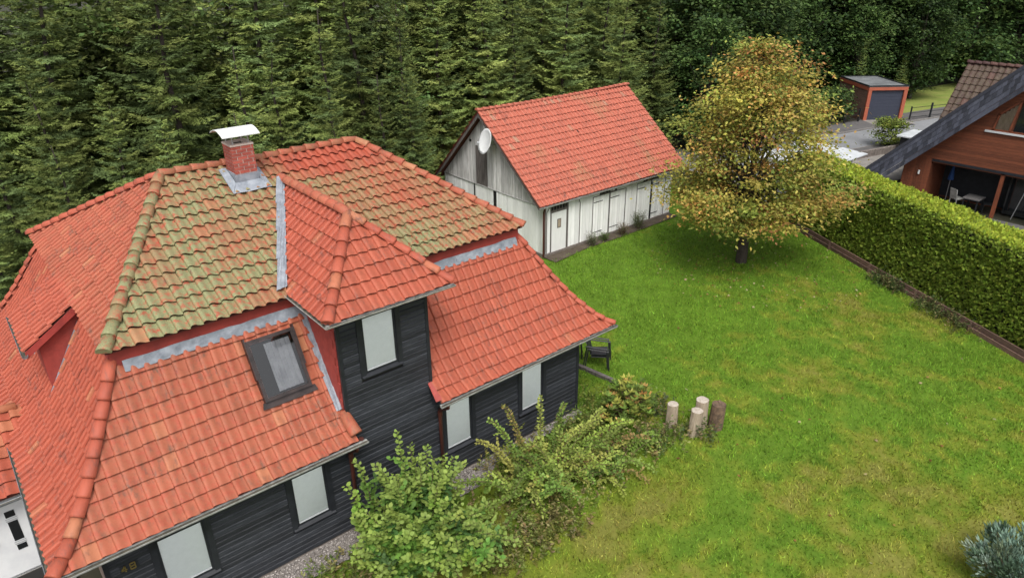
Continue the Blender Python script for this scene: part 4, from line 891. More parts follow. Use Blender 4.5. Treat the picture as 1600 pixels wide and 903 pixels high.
for (x, y) in far:
    if random.random() < .45: spruce(x, y, rnd(13, 18), 'tall dark spruce deeper in the wood behind the front row', 'spruces deeper in the wood', 1)
    else:
        k = random.randrange(3); o = thing('broadleaf_tree', 'dark leafy tree deep in the wood beyond the street', 'tree', (x, y, -.05), rnd(0, 6.28), 'leafy trees deep in the wood'); s = rnd(1.0, 1.4); o.scale = (s*1.15, s*1.15, s)
        link('trunk', BT[k], o, True); link('crown', BR[k][0], o, True)
pal = [[.13, .17, .05], [.16, .20, .06], [.10, .14, .045]]
PB = broad_mesh(13, 3.4, 8, 90, pal, 420, 34, .19, lumps=14, zlo=2.0, pad=.9, flat=.5); PT = limbs(13, .18, PB[1], 16, 9)
for (x, y, h, nm) in ((17.6, 36.0, 13.5, 'pale green leafy tree rising between the spruces, left one'), (27.2, 38.5, 13, 'pale green leafy tree rising between the spruces, right one'), (8.2, 37.0, 14, 'pale leafy tree behind the spruces at the upper left')):
    o = thing('broadleaf_tree', nm, 'tree', (x, y, -.05), rnd(0, 6.28)); o.scale = (h/13,)*3; link('trunk', PT, o, True); link('crown', PB[0], o, True)
for (x, y, h, nm) in ((64.5, 29.5, 5.2, 'small dark spruce right of the garage behind the fence'), (68.6, 27.6, 4.4, 'small dark spruce beside the brown tiled dormer')): spruce(x, y, h, nm, 'small spruces by the fence', 0)
sap, C = broad_mesh(7.4, 1.2, 4.4, 77, [[.10, .16, .05], [.13, .19, .07], [.08, .13, .035]], 90, 30, .13, lumps=7, zlo=1.2, pad=.5)
t = thing('sapling', 'pale green leafy sapling standing behind the barn gable', 'tree', (19.0, 30.8, 0)); link('trunk', limbs(6.8, .06, C, 14, 5), t, True); link('crown', sap, t, True)

# ---- thuja hedge
def hedge():
    rng = np.random.default_rng(4); o = thing('hedge', 'tall clipped bright green thuja hedge along the lawn edge', 'hedge', (29, 8.5, 0))
    ya, yb, hh, th = -3.0, 17.6, 3.3, 1.6
    a = np.array([hedge_x(ya)+.55, ya]); b = np.array([hedge_x(yb)+.55, yb]); d = (b-a)/np.linalg.norm(b-a); nrm = np.array([d[1], -d[0]]);  LEN = np.linalg.norm(b-a)   # nrm points away from the lawn
    core = MB(); p = [(*(a+nrm*.25), 0), (*(b+nrm*.25), 0), (*(b+nrm*(th-.25)), 0), (*(a+nrm*(th-.25)), 0)]; core.prism([tuple(map(float, q)) for q in p], (0, 0, hh-.3)); core.build('core', 'gap_dark', o)
    def top(s): return hh + .07*(fbm(s, s*0, .5, 3)-.5)*2 + .06*(fbm(s, s*0, 2.2, 6)-.5)*2
    def face(n, dens_out, side):
        s = rng.random(n)*LEN; z = rng.random(n)**.95*hh; bul = .12*(fbm(s, z, .9, 1+side)-.5) + .14*(fbm(s, z, 2.6, 7+side)-.5)
        off = (0 if side == 0 else th) + (bul + rng.normal(0, .03, n))*(-1 if side == 0 else 1)
        off += np.where(z > hh-.25, (z-(hh-.25))*.5, 0)*(1 if side == 0 else -1)
        xy = a + d*s[:, None] + nrm*off[:, None]; O = np.column_stack([xy, z*top(s)/hh]); o_ = np.zeros((n, 3)); o_[:, :2] = -nrm if side == 0 else nrm
        D = unit(o_*.8 + rng.normal(0, .55, (n, 3)) + np.array([0, 0, .35])); return O, D
    def topf(n):
        s = rng.random(n)*LEN; u = rng.random(n)*(th-.1)+.05; xy = a + d*s[:, None] + nrm*u[:, None]; O = np.column_stack([xy, top(s) + .08*(fbm(s, u, 3, 5)-.5) - .05 + rng.normal(0, .03, n)])
        D = unit(rng.normal(0, .5, (n, 3)) + np.array([0, 0, .9])); return O, D
    Os, Ds = [], []
    for O, D in (face(44000, 1, 0), topf(19000), face(6000, 1, 1)): Os.append(O); Ds.append(D)
    O = np.concatenate(Os); D = np.concatenate(Ds); n = len(O); base = pick([[.165, .235, .03], [.195, .27, .036], [.13, .19, .03], [.22, .285, .042]], n, rng, .15)
    topm = np.zeros(n, bool); topm[44000:63000] = True; base[topm] *= np.array([1.7, 1.5, 1.3])        # sprays on the clipped top are tinted lighter and yellower
    S = perp(D, rng); L = .10+.09*rng.random(n); V1, F1 = rhombs(O, D, L, L*.32, S); parts = [(V1, F1, base)]
    for e, g_ in ((.2, 1), (.2, -1), (.45, 1), (.45, -1)):
        D2 = unit(D + S*g_*.8); V2, F2 = rhombs(O+D*(L*e)[:, None], D2, L*(.62-.4*e), L*.22, S*.9); parts.append((V2, F2+0, base*1.08))
    V = np.concatenate([p[0] for p in parts]); k = 0; Fs = []
    for p in parts: Fs.append(p[1]+k); k += len(p[0])
    tag(foliage('foliage', V, np.concatenate(Fs), np.concatenate([p[2] for p in parts]), 4, o, 'needles'), kind='stuff')
hedge()
# timber edging of the hedge bed: two boards high
ed = thing('timber_edging', 'low brown timber edging of stacked boards below the hedge', 'edging', (28.5, 9.8, 0))
ya, yb = -3.0, 16.2; n = 8
for i in range(n):
    y0 = ya+(yb-ya)*i/n; y1 = ya+(yb-ya)*(i+1)/n-.02
    for j, (z0, z1, off_) in enumerate(((0, .17, 0), (.175, .36, .07))):
        xa, xb = hedge_x(y0)+off_+rnd(-.015, .015), hedge_x(y1)+off_+rnd(-.015, .015)
        m = MB(); m.prism([(xa-.03, y0, z0), (xb-.03, y1, z0), (xb+.03, y1, z0), (xa+.03, y0, z0)], (0, 0, z1-z0)); m.build('board', 'sleeper', ed, tone=rnd(0, 1))
    MB().box(hedge_x(y0)-.07, hedge_x(y0)-.035, y0-.04, y0+.04, -.05, .36).build('peg', 'sleeper', ed, tone=.3)

# ---- grass
def grass():
    rng = np.random.default_rng(8); n = 330000
    x = 4.5 + rng.random(n)*28.5; y = -2.5 + rng.random(n)*26
    keep = (x < hedge_x(y)-.1) & ~((y > 11.9) & (x < 12.95)) & ~((y > 21.2) & (x > 19.7)) & ~((x < 13.3) & (y > 9.4) & (y < 12.4) & (rng.random(n) < .7))
    q = proj(np.column_stack([x, y, np.zeros(n)])); keep &= (q[:, 0] > -20) & (q[:, 0] < 1625) & (q[:, 1] > 200) & (q[:, 1] < 935)
    dist = np.hypot(x, y); keep &= rng.random(n) < np.clip(26/dist, .5, 1)
    tuft = fbm(x, y, 1.7, 20); keep &= rng.random(n) < np.clip(.45+tuft*1.1, 0, 1)
    x, y, tuft = x[keep], y[keep], tuft[keep]; n = len(x); z = lawn_z(x, y)-.005
    O = np.column_stack([x, y, z]); D = unit(rng.normal(0, .62, (n, 3))*np.array([1, 1, 0]) + np.array([0, 0, 1.0])); L = (.05+.09*rng.random(n))*(.5+1.1*tuft); Wd = .016+.022*rng.random(n)
    S = perp(D, rng); V = np.stack([O-S*Wd[:, None]*.5, O+S*Wd[:, None]*.5, O+D*L[:, None]], 1).reshape(-1, 3); F = np.arange(3*n).reshape(-1, 3)
    T = lawn_col(x, y)*(1+rng.normal(0, .28, (n, 1)))*(1+rng.normal(0, .06, (n, 3))); T = np.clip(T, .004, 1)
    o = foliage('grass', V, F, T, 3, mat='grass_blade'); tag(o, 'short green and yellowing lawn grass', 'grass', kind='stuff'); print('blades', n)
    # fallen leaves below the autumn tree
    m_ = 420; a = rng.random(m_)*6.28; r_ = 4.6*rng.random(m_)**.6; xx = 26+r_*np.cos(a); yy = 14.9+r_*np.sin(a); k = (xx < hedge_x(yy)-.2) & (yy < 21); xx, yy = xx[k], yy[k]
    xx = np.concatenate([xx, 12+rng.random(60)*14]); yy = np.concatenate([yy, 3+rng.random(60)*14]); k = ~((xx < 13.5) & (yy > 9)); xx, yy = xx[k], yy[k]; m_ = len(xx)
    O = np.column_stack([xx, yy, lawn_z(xx, yy)+.05]); D = unit(rng.normal(size=(m_, 3))*np.array([1, 1, .25])); S = unit(np.cross(D, np.array([0, 0, 1.])+rng.normal(0, .3, (m_, 3)))); L = .07+.07*rng.random(m_)
    V, F = rhombs(O, D, L, L*.75, S); o = foliage('fallen_leaves', V, F, pick([[.3, .2, .06], [.34, .3, .16], [.2, .1, .04]], m_, rng), 4); tag(o, 'scattered yellow fallen leaves on the lawn', 'leaves', kind='stuff')
grass()

# ================================================================== SHRUBS AND BEDS
def shrub_stems(name, label, cat, base, stems, leaf, lw, cols, weights=None, step=.05, rng_seed=0, group=None, stemr=.009, pairs=2, fold=.18, twig=.35, tipcol=None):
    """stems: list of polylines (base to tip); leaves sit along each stem and on short side twigs"""
    rng = np.random.default_rng(rng_seed); o = thing(name, label, cat, base, 0, group); m = MB(); O = []; D = []; T = []; Lf = []
    for st_ in stems:
        P = [np.array(p, float) for p in st_]; m.tube([tuple(p) for p in P], [stemr*(1-.7*i/(len(P)-1)) for i in range(len(P))], 5, cap=False)
        seg = [np.linalg.norm(P[i+1]-P[i]) for i in range(len(P)-1)]; tot = sum(seg); tc = pick(cols, 1, rng, .15, weights)[0]; s = tot*.18; a = rng.random()*6.28
        while s < tot:
            k = 0; q = s
            while k < len(seg)-1 and q > seg[k]: q -= seg[k]; k += 1
            p = P[k]+(P[k+1]-P[k])*(q/seg[k]); ax = unit(P[k+1]-P[k]); a += 1.57+rng.normal(0, .3); f = s/tot
            e1 = unit(np.cross(ax, [.3, .2, .93])); e2 = np.cross(ax, e1)
            for g_ in range(pairs):
                t_ = a+g_*2*math.pi/pairs; side = e1*math.cos(t_)+e2*math.sin(t_); ntw = 1 + (int(rng.random() < twig)*int(3+3*rng.random()) if f < .8 else 0)
                d = unit(side + ax*.45 + np.array([0, 0, .12]))
                for b in range(ntw):
                    O.append(p+d*(.02+.055*b)); D.append(unit(d+rng.normal(0, .35, 3))); Lf.append(leaf*(.7+.5*rng.random())*(1-.35*f)); c_ = tc*(1+rng.normal(0, .14))
                    if tipcol is not None and f > .75: c_ = c_*.35+np.array(tipcol)*.65*(1+rng.normal(0, .12))
                    T.append(np.clip(c_, .004, 1))
            s += step*(.8+.4*rng.random())
    O, D, T, Lf = map(np.array, (O, D, T, Lf)); D[:, 2] *= .45; D = unit(D); S = unit(np.cross(D, np.array([0, 0, 1.0])+rng.normal(0, .35, D.shape))); V, F = leaves6(O, D, Lf, Lf*lw, S, fold, rng)
    m.build('stems', 'stem', o); tag(foliage('foliage', V, F, T, 7, o), kind='stuff'); return o, len(O)
def arch(x, y, az, ln, rise, droop, z0=.02, n=6):
    p = []; dx, dy = math.cos(az), math.sin(az)
    for i in range(n+1):
        t_ = i/n; p.append((x+dx*ln*t_, y+dy*ln*t_, z0 + rise*(1-(1-t_)**1.6) - droop*t_**2.6 + (rnd(-.02, .02) if i else 0)))
    return p
# tall shrub under the eaves (upright leafy shoots)
st_ = []
for i in range(95):
    a = rnd(0, 6.28); r_ = math.sqrt(random.random()); x, y = 5.95+1.25*r_*math.cos(a), 10.55+.85*r_*math.sin(a); hh = (2.35-.9*r_*r_+rnd(-.6, .35))*(1.0 if y > 10.4 else .8)
    st_.append(arch(x*.6+5.95*.4, y*.6+10.55*.4, a+rnd(-.4, .4), .35+.55*r_, max(.6, hh), rnd(0, .12)))
for (x, y, h) in ((6.25, 11.5, 2.75), (5.2, 11.5, 2.6), (4.75, 11.3, 2.3), (6.75, 11.3, 2.15), (7.15, 11.2, 1.9), (5.7, 11.4, 2.25), (4.75, 11.0, 1.7), (6.5, 11.5, 2.3)): st_.append(arch(x*.7+6.1*.3, y*.7+10.7*.3, math.atan2(y-10.7, x-6.1), .45, h, 0))
for i in range(40):
    a = rnd(-2.6, .3); st_.append(arch(6.3+rnd(-.5, .7), 10.3+rnd(-.4, .2), a, rnd(.6, 1.5), rnd(.7, 1.3), rnd(.2, .6)))
_, nl = shrub_stems('lilac_bush', 'large fresh green shrub with upright leafy shoots against the black wall', 'shrub', (5.95, 10.55, 0), st_, .16, .76, [[.155, .27, .05], [.12, .225, .045], [.20, .31, .055], [.095, .185, .05]], rng_seed=2, step=.055, twig=.16, tipcol=(.29, .36, .085)); print('lilac', nl)
# arching shrub before the right windows
st_ = []
for i in range(100):
    a = rnd(0, 6.28); ln = rnd(.6, 1.9)*(1.25 if abs(math.sin(a)) < .5 else .8); st_.append(arch(9.7+rnd(-.7, .9), 10.55+rnd(-.35, .4), a, ln, rnd(.6, 1.45), rnd(.15, .75)))
for (x, y, h) in ((9.5, 11.6, 2.05), (9.0, 11.5, 1.95), (10.5, 11.5, 1.85), (11.2, 11.4, 1.4), (8.5, 11.3, 1.7), (12.1, 10.9, 1.1), (7.8, 11.0, 1.0)): st_ += [arch(9.7+(x-9.7)*.3, 10.6+(y-10.6)*.3, math.atan2(y-10.6, x-9.7), math.hypot(x-9.7, y-10.6)*.75+.15, h, .1) for _ in (0, 1)]
for i in range(26): st_.append(arch(11.2+rnd(-.8, .9), 10.2+rnd(-.5, .4), rnd(-1.6, .6), rnd(.7, 1.6), rnd(.5, .9), rnd(.3, .6)))
shrub_stems('arching_shrub', 'sprawling yellow-green shrub with long arching stems before the right windows', 'shrub', (9.7, 10.55, 0), st_, .12, .70, [[.27, .32, .07], [.19, .27, .055], [.35, .35, .09], [.14, .21, .045], [.32, .22, .08]], rng_seed=3, step=.045, twig=.04, weights=[.32, .28, .2, .14, .06])
# rhododendron with yellow and orange leaves
def whorl_bush(name, label, base, rx, ry, h, n, leaf, cols, weights, seed):
    rng = np.random.default_rng(seed); o = thing(name, label, 'shrub', base); m = MB(); O = []; D = []; T = []
    for i in range(n):
        a = rng.random()*6.28; u = rng.random()**.6; el = math.acos(1-rng.random()*.95); p = np.array([rx*u*math.sin(el)*math.cos(a), ry*u*math.sin(el)*math.sin(a), h*(.25+.75*math.cos(el)*u)])+base
        m.tube([(base[0]+(p[0]-base[0])*.3, base[1]+(p[1]-base[1])*.3, .02), tuple((p+np.array(base))/2+np.array([0, 0, .1])), tuple(p)], [.014, .01, .005], 4, cap=False); c = pick(cols, 1, rng, .12, weights)[0]; k = 7+rng.integers(4)
        for j in range(k):
            t_ = j*6.283/k+rng.random(); O.append(p); D.append(unit(np.array([math.cos(t_), math.sin(t_), .25+.3*rng.random()]))); T.append(np.clip(c*(1+rng.normal(0, .16)), .004, 1))
    O, D, T = map(np.array, (O, D, T)); L = leaf*(.7+.5*rng.random(len(O))); S = unit(np.cross(D, np.array([0, 0, 1.0])+rng.normal(0, .2, D.shape))); V, F = leaves6(O, D, L, L*.36, S, .1, rng)
    m.build('stems', 'stem', o); tag(foliage('foliage', V, F, T, 7, o), kind='stuff'); return o
whorl_bush('rhododendron', 'rhododendron with glossy green, yellow and orange leaves near the log posts', (13.55, 11.1, 0), .95, .8, 1.35, 300, .15, [[.16, .23, .045], [.11, .17, .035], [.34, .33, .07], [.50, .30, .10], [.24, .28, .055]], [.32, .2, .2, .1, .18], 5)
# herbs and dry stems in the bed
def weeds(name, label, pts, n, seed, hgt, cols, spread=.25, group=None, lw=.22, leaf=.095):
    rng = np.random.default_rng(seed); P = np.array(pts)[rng.integers(len(pts), size=n)] + rng.normal(0, spread, (n, 2)); O = []; D = []; T = []; L = []
    for (x, y) in P:
        h = hgt*(.4+.8*rng.random()); lean = rng.normal(0, .22, 2); c = pick(cols, 1, rng, .2)[0]; k = int(7+6*rng.random())
        for j in range(k):
            f = (j+.5)/k; p = np.array([x+lean[0]*h*f, y+lean[1]*h*f, h*f]); a = rng.random()*6.28; d = unit(np.array([math.cos(a), math.sin(a), .7*rng.random()])); O.append(p); D.append(d); L.append(leaf*(.6+.8*rng.random())); T.append(np.clip(c*(1+rng.normal(0, .2)), .004, 1))
        O.append(np.array([x, y, 0])); D.append(unit(np.array([lean[0], lean[1], 1.0]))); L.append(h*1.05); T.append(c*.7)
    O, D, T, L = map(np.array, (O, D, T, L)); S = perp(D, rng); Wd = np.where(L > leaf*1.6, .012, L*max(lw, .42)); V, F = rhombs(O, D, L, Wd, S)
    o = foliage(name, V, F, T, 4); tag(o, label, 'weeds', group, 'stuff'); return o
bed = [(x, y) for x in np.arange(7.6, 13.6, .35) for y in (9.5, 9.9, 10.4, 10.9)] + [(x, y) for x in np.arange(9.0, 12.6, .35) for y in (11.4, 11.8)]
weeds('weeds', 'tangle of herbs and dry stems filling the flower bed', bed, 680, 6, .42, [[.2, .23, .06], [.15, .2, .05], [.28, .24, .1], [.22, .18, .085], [.26, .28, .07]])
weeds('weeds', 'wild herbs growing round the log posts', [(13.6, 9.9), (13.9, 9.6), (14.2, 9.7), (14.5, 9.5), (14.6, 9.0), (13.2, 9.6), (13.2, 10.1), (14.4, 10.6), (14.9, 10.9)], 170, 7, .5, [[.12, .16, .05], [.17, .19, .05], [.2, .15, .07], [.1, .13, .06]], .22)
weeds('weeds', 'low herbs at the foot of the black wall corner', [(x, 11.6) for x in np.arange(11.4, 13.4, .3)]+[(13.2, 12.4), (13.3, 12.0), (12.2, 11.3)], 300, 8, .55, [[.15, .2, .04], [.12, .18, .04], [.2, .22, .05]], .25, leaf=.075)
weeds('weeds', 'brownish grass and seedlings under the tall shrub', [(x, y) for x in np.arange(6.9, 9.6, .3) for y in (9.1, 9.4)], 380, 9, .3, [[.2, .17, .07], [.15, .17, .04], [.17, .19, .045]], .25)
weeds('weeds', 'straggly weeds along the gravel left of the tall shrub', [(x, y) for x in np.arange(3.2, 5.4, .25) for y in (10.6, 11.0, 11.4)], 260, 19, .35, [[.17, .2, .05], [.22, .2, .08], [.13, .19, .045]], .2)
weeds('bramble', 'dark bramble growing over the timber edging, farther one', [(hedge_x(y)-.25, y) for y in np.arange(9.7, 11.2, .3)], 150, 10, .5, [[.06, .09, .03], [.09, .12, .035], [.16, .15, .06]], .22, 'brambles at the timber edging')
weeds('bramble', 'loose bramble growing over the timber edging, nearer one', [(hedge_x(y)-.25, y) for y in np.arange(6.7, 8.7, .3)], 170, 12, .5, [[.07, .10, .03], [.1, .13, .04], [.18, .16, .07]], .25, 'brambles at the timber edging')
for k, (x, r_, h, nm, cols) in enumerate(((22.6, .3, .75, 'small weed with pale flowers at the barn gate', [[.08, .12, .04], [.2, .2, .14]]), (23.5, .3, .5, 'low green weed between the barn gates', [[.08, .13, .03]]), (24.7, .35, .75, 'reddish young shrub at the barn foot', [[.10, .11, .05], [.16, .09, .06]]), (25.9, .5, 1.1, 'taller grey-green shrub at the barn foot', [[.09, .12, .05], [.13, .15, .07]]))):
    st_ = [arch(x+rnd(-.1, .1), 21.3+rnd(-.1, .1), rnd(0, 6.28), r_*rnd(.4, 1.1), h*rnd(.6, 1), rnd(0, .1)) for _ in range(22)]
    shrub_stems('shrub', nm, 'shrub', (x, 21.3, 0), st_, .06, .55, cols, rng_seed=30+k, step=.06, stemr=.005)
# round bush beside the road
rb_, C = broad_mesh(1.9, 1.3, .95, 61, [[.17, .22, .04], [.21, .25, .05], [.13, .18, .035]], 170, 26, .11, lumps=8, zlo=.25, pad=.4)
t = thing('round_bush', 'round light green bush beside the road', 'shrub', (51.6, 20.6, 0)); link('crown', rb_, t, True); link('stem', trunk_mesh(1.0, .06, .03, 3), t, True)
gb_, C = broad_mesh(2.6, 1.3, 1.4, 62, grn, 150, 30, .16, lumps=8, zlo=.2, pad=.6)
t = thing('garage_bush', 'overgrown dark bush against the left wall of the garage', 'shrub', (56.9, 27.7, 0)); link('crown', gb_, t, True); link('stem', trunk_mesh(2, .08, .03, 4), t, True)
# blue-green juniper in the lower right corner
def juniper():
    rng = np.random.default_rng(14); base = np.array([15.35, 1.35, 0]); o = thing('juniper', 'feathery blue-green juniper at the lawn edge, lower right', 'shrub', tuple(base)); O = []; D = []; L = []; T = []; m = MB()
    for i in range(46):
        a = rng.random()*6.28; r_ = 1.0*rng.random()**.5; h = (1.7-.85*r_)*(.75+.35*rng.random()); tip = base+np.array([r_*math.cos(a)*1.35-.15, r_*math.sin(a)*1.2, h]); ax = unit(tip-base-np.array([r_*math.cos(a), r_*math.sin(a), 0])*.4+np.array([0, 0, .2])); c = pick([[.17, .24, .185], [.13, .20, .145], [.22, .29, .235], [.10, .15, .09]], 1, rng, .12)[0]
        root = base+np.array([r_*math.cos(a)*.2, r_*math.sin(a)*.2, .05]); m.tube([tuple(root), tuple((root+tip)/2+np.array([0, 0, -.1])), tuple(tip)], [.02, .013, .004], 4, cap=False)
        for j in range(210):
            f = rng.random()**.7; p = root+(tip-root)*f; w_ = .16*math.sin(math.pi*min(1, f*.8+.15)); off_ = rng.normal(0, w_, 3); O.append(p+off_); D.append(unit(ax*1.1+off_*3.0+rng.normal(0, .25, 3))); L.append(.09+.08*rng.random()); T.append(np.clip(c*(1+rng.normal(0, .15)), .01, 1))
    O, D, L, T = map(np.array, (O, D, L, T)); S = perp(D, rng); V, F = rhombs(O, D, L, L*.28, S); tag(foliage('foliage', V, F, T, 4, o, 'needles'), kind='stuff'); m.build('stems', 'stem', o)
juniper()
# gravel strip with pebbles
gs = MB().add([(WX0-.4, 11.6, .052), (8.7, 11.55, .052), (9.4, 12.0, .052), (WX1+.1, 12.05, .052), (WX1+.1, WY0+.004, .052), (WX0-.4, WY0+.004, .052)], [(0,1,2,3,4,5)]).build('gravel_strip', 'gravel'); tag(gs, kind='structure')
def pebbles():
    rng = np.random.default_rng(15); n = 5200; x = WX0-.3+rng.random(n)*12.6; y = np.where(x < 9, 11.55, 12.0)+rng.random(n)*np.where(x < 9, .75, .3); r_ = .014+.018*rng.random(n); O = np.column_stack([x, y, .056+r_*.3]); base = np.array([[1,0,0],[0,1,0],[-1,0,0],[0,-1,0],[0,0,.7],[0,0,-.7]])
    a = rng.random(n)*6.28; sc = r_[:, None]*(.7+.6*rng.random((n, 3))); B = base[None]*sc[:, None, :]; ca, sa = np.cos(a)[:, None], np.sin(a)[:, None]; B = np.stack([B[..., 0]*ca-B[..., 1]*sa, B[..., 0]*sa+B[..., 1]*ca, B[..., 2]], -1)
    V = (O[:, None]+B).reshape(-1, 3); f = np.array([[0,1,4],[1,2,4],[2,3,4],[3,0,4],[1,0,5],[2,1,5],[3,2,5],[0,3,5]]); F = (np.arange(n)[:, None, None]*6+f[None]).reshape(-1, 3)
    o = link('gravel', mesh_np('gravel', V, F, 'pebble', np.repeat(rng.random((n, 1)), 6, 0)*np.ones((1, 3)))); tag(o, 'grey gravel along the foot of the black wall', 'gravel', kind='stuff')
pebbles()
# worn soil under the barn eaves
sb = MB().add([(19.9, 20.9, .058), (22, 21.15, .058), (25, 21.1, .058), (28.9, 21.2, .058), (28.9, BY0-.05, .058), (19.9, BY0-.05, .058)], [(0,1,2,3,4,5)]).build('dirt_strip', 'soil'); tag(sb, kind='structure')

# ================================================================== SMALL THINGS
# log posts
def log(x, y, h, r_, tilt, label, mat_='log_side', split=False):
    o = thing('log_post', label, 'log post', (x, y, 0), 0, 'upright log posts at the bed'); n = 14; m = MB(); V = []
    jit = [1+rnd(-.07, .07) for _ in range(n)]
    for k in range(5):
        z = -.05+(h+.05)*k/4
        for i in range(n): t_ = 2*math.pi*i/n; rr = r_*jit[i]*(1.06-.1*k/4)*(1+rnd(-.015, .015)); V.append((x+tilt[0]*z+rr*math.cos(t_), y+tilt[1]*z+rr*math.sin(t_), z))
    F = [(k*n+i, k*n+(i+1) % n, (k+1)*n+(i+1) % n, (k+1)*n+i) for k in range(4) for i in range(n)]; m.add(V, F); m.build('trunk', mat_, o)
    top_ = [V[4*n+i] for i in range(n)]; c = (x+tilt[0]*h, y+tilt[1]*h, h+.012)
    MB().add(top_+[c], [(i, (i+1) % n, n) for i in range(n)]).build('cut_face', 'log_end' if not split else 'log_bark', o)
    if split: MB().add([(x+.05, y-.05, h*.99), (x+.16, y-.04, h*.99), (x+.15, y+.06, h*1.07), (x+.04, y+.05, h*1.08)], [(0,1,2,3)]).build('splinter', 'log_bark', o)
log(14.28, 10.0, .78, .16, (0, 0), 'pale log post standing apart, left of the other logs')
log(14.44, 9.33, .84, .17, (.04, -.03), 'pale smooth log post in front of the group, leaning slightly')
log(14.86, 9.42, .95, .185, (.02, .02), 'pale log post at the back with a cracked top')
log(15.2, 9.12, .82, .20, (.03, -.02), 'dark weathered log post with bark and a split top', 'log_bark', True)
# stacked plastic garden chairs
def chair(x, y, z, rz, label):
    o = thing('garden_chair', label, 'chair', (x, y, z), rz, 'stacked garden chairs'); o.scale = (1.12, 1.12, 1.08); W2, Dp, H1 = .27, .25, .42
    def part(nm, f): m = MB(); f(m); return m.build(nm, 'plastic_black', o, True, bevel=.006)
    part('seat', lambda m: m.add([(-W2+.02,-Dp,H1),(W2-.02,-Dp,H1),(W2-.04,Dp,H1-.05),(-W2+.04,Dp,H1-.05),(-W2+.02,-Dp,H1-.025),(W2-.02,-Dp,H1-.025),(W2-.04,Dp,H1-.075),(-W2+.04,Dp,H1-.075)], [(0,1,2,3),(7,6,5,4),(0,4,5,1),(1,5,6,2),(2,6,7,3),(3,7,4,0)]))
    for i in range(5):
        xx = -.17+i*.085; part('back_slat', lambda m: m.beam((xx, Dp-.02, H1-.04), (xx*1.08, Dp+.14, .83), .055, .018, up=(0, 1, 0)))
    part('back_rail', lambda m: m.tube([(-W2+.03, Dp+.10, .72), (-W2+.06, Dp+.14, .84), (0, Dp+.16, .88), (W2-.06, Dp+.14, .84), (W2-.03, Dp+.10, .72)], .022, 6))
    for s_ in (-1, 1):
        part('armrest', lambda m: m.add([(s_*W2, -Dp-.02, .65), (s_*(W2+.06), -Dp-.02, .65), (s_*(W2+.05), Dp+.12, .68), (s_*(W2-.01), Dp+.12, .68), (s_*W2, -Dp-.02, .62), (s_*(W2+.06), -Dp-.02, .62), (s_*(W2+.05), Dp+.12, .65), (s_*(W2-.01), Dp+.12, .65)], [(0,1,2,3),(7,6,5,4),(0,4,5,1),(1,5,6,2),(2,6,7,3),(3,7,4,0)]))
        part('leg', lambda m: m.beam((s_*(W2+.05), -Dp-.05, 0), (s_*(W2+.03), -Dp+.0, .64), .075, .035, up=(0, 1, 0)))
        part('leg', lambda m: m.beam((s_*(W2+.03), Dp+.16, 0), (s_*(W2), Dp+.08, .66), .07, .035, up=(0, 1, 0)))
    return o
chair(15.2, 13.72, .02, R(38), 'black plastic garden chair on the grass, lower one of the stack'); chair(15.18, 13.77, .10, R(38), 'black plastic garden chair nested on top of another')
chair(14.55, 14.55, .02, R(20), 'black plastic garden chair half hidden behind the house corner')
m = MB(); m.beam((14.50, 14.15, .07), (14.72, 12.62, .07), .13, .12); o = m.build('timber_beam', 'grey_wood'); tag(o, 'old weathered timber beam lying on the grass by the chairs', 'beam')

# ================================================================== CHALET BEYOND THE HEDGE
cha = thing('chalet', 'brown timber chalet with a steep dark slate-edged gable roof beyond the hedge', 'house', (46, 7.5, 0))
HX, HV, YA, ZA = 40.6, 39.85, 7.2, 18.22-7.2        # wall plane, verge plane, apex
def rzc(y): return 18.22-y if y > YA else 18.22-(2*YA-y)
XB = 52.0
cw = MB(); cw.box(HX+2.2, XB, -1.0, 15.2, -.05, 2.5); cw.box(HX+.03, HX+2.2, 13.85, 15.2, -.05, 2.2)
cw.prism([(HX+.03, 15.2, 2.46), (HX+.03, YA, ZA-.35), (HX+.03, -.8, 2.46)], (XB-HX-.1, 0, 0)); cw = cw.build('wall', 'chalet_wood', cha)
z = 2.47
while z < 9.6:       # horizontal boards of the gable
    z1 = z+.145; ya_, yb_ = 18.22-.5-z1, 2*YA-(18.22-.5-z1)
    if ya_-yb_ < .3: break
    segs = [(yb_, ya_)]
    if 4.3 < z < 6.0: segs = [(yb_, 8.9), (min(11.5, 16.5-z1), ya_)] if z > 5.1 else [(yb_, 8.9), (11.45, ya_)]
    for (p0, p1) in segs:
        if p1-p0 < .05: continue
        m = MB(); m.box(HX, HX+.028, p0, p1, z+.004, z1-.004); m.build('board', 'chalet_wood', cw, tone=rnd(0, 1))
    z = z1
for i in range(9):
    y0 = 13.86+i*.147; m = MB(); m.box(HX, HX+.028, y0, y0+.139, 0, min(2.46, rzc(y0+.14)-.4)); m.build('board', 'chalet_wood', cw, tone=rnd(0, 1))
MB().box(HX-.05, HX+.1, -.8, 13.84, 2.36, 2.465).build('beam', 'black_trim', cha)
MB().box(HX+.02, HX+2.19, -.8, 13.84, 2.28, 2.355).build('soffit', 'chalet_wood', cha)
MB().beam((HX+.1, 10.5, -.02), (HX+.1, 10.5, 2.36), .16, .16, up=(1,0,0)).build('post', 'chalet_beam', cha)
MB().beam((HX+.1, 8.6, -.02), (HX+.1, 8.6, 2.36), .12, .12, up=(1,0,0)).build('post', 'chalet_beam', cha)
MB().box(HX+1.2, HX+1.24, 3, 10.4, .05, 2.27).build('sliding_glass', 'dark_glass', cha)
MB().box(HX+2.15, HX+2.19, 10.4, 13.84, .05, 2.27).build('back_wall', 'black_trim', cha)
MB().tube([(HX+.5, 9.75, .05), (HX+.35, 9.35, 2.2)], .022, 6).build('rail', 'steel', cha)
wl_ = MB().tube([(HX-.06, 14.35, 1.55), (HX-.06, 14.35, 1.75)], .05, 8).build('wall_lamp', 'dish_white', cha)
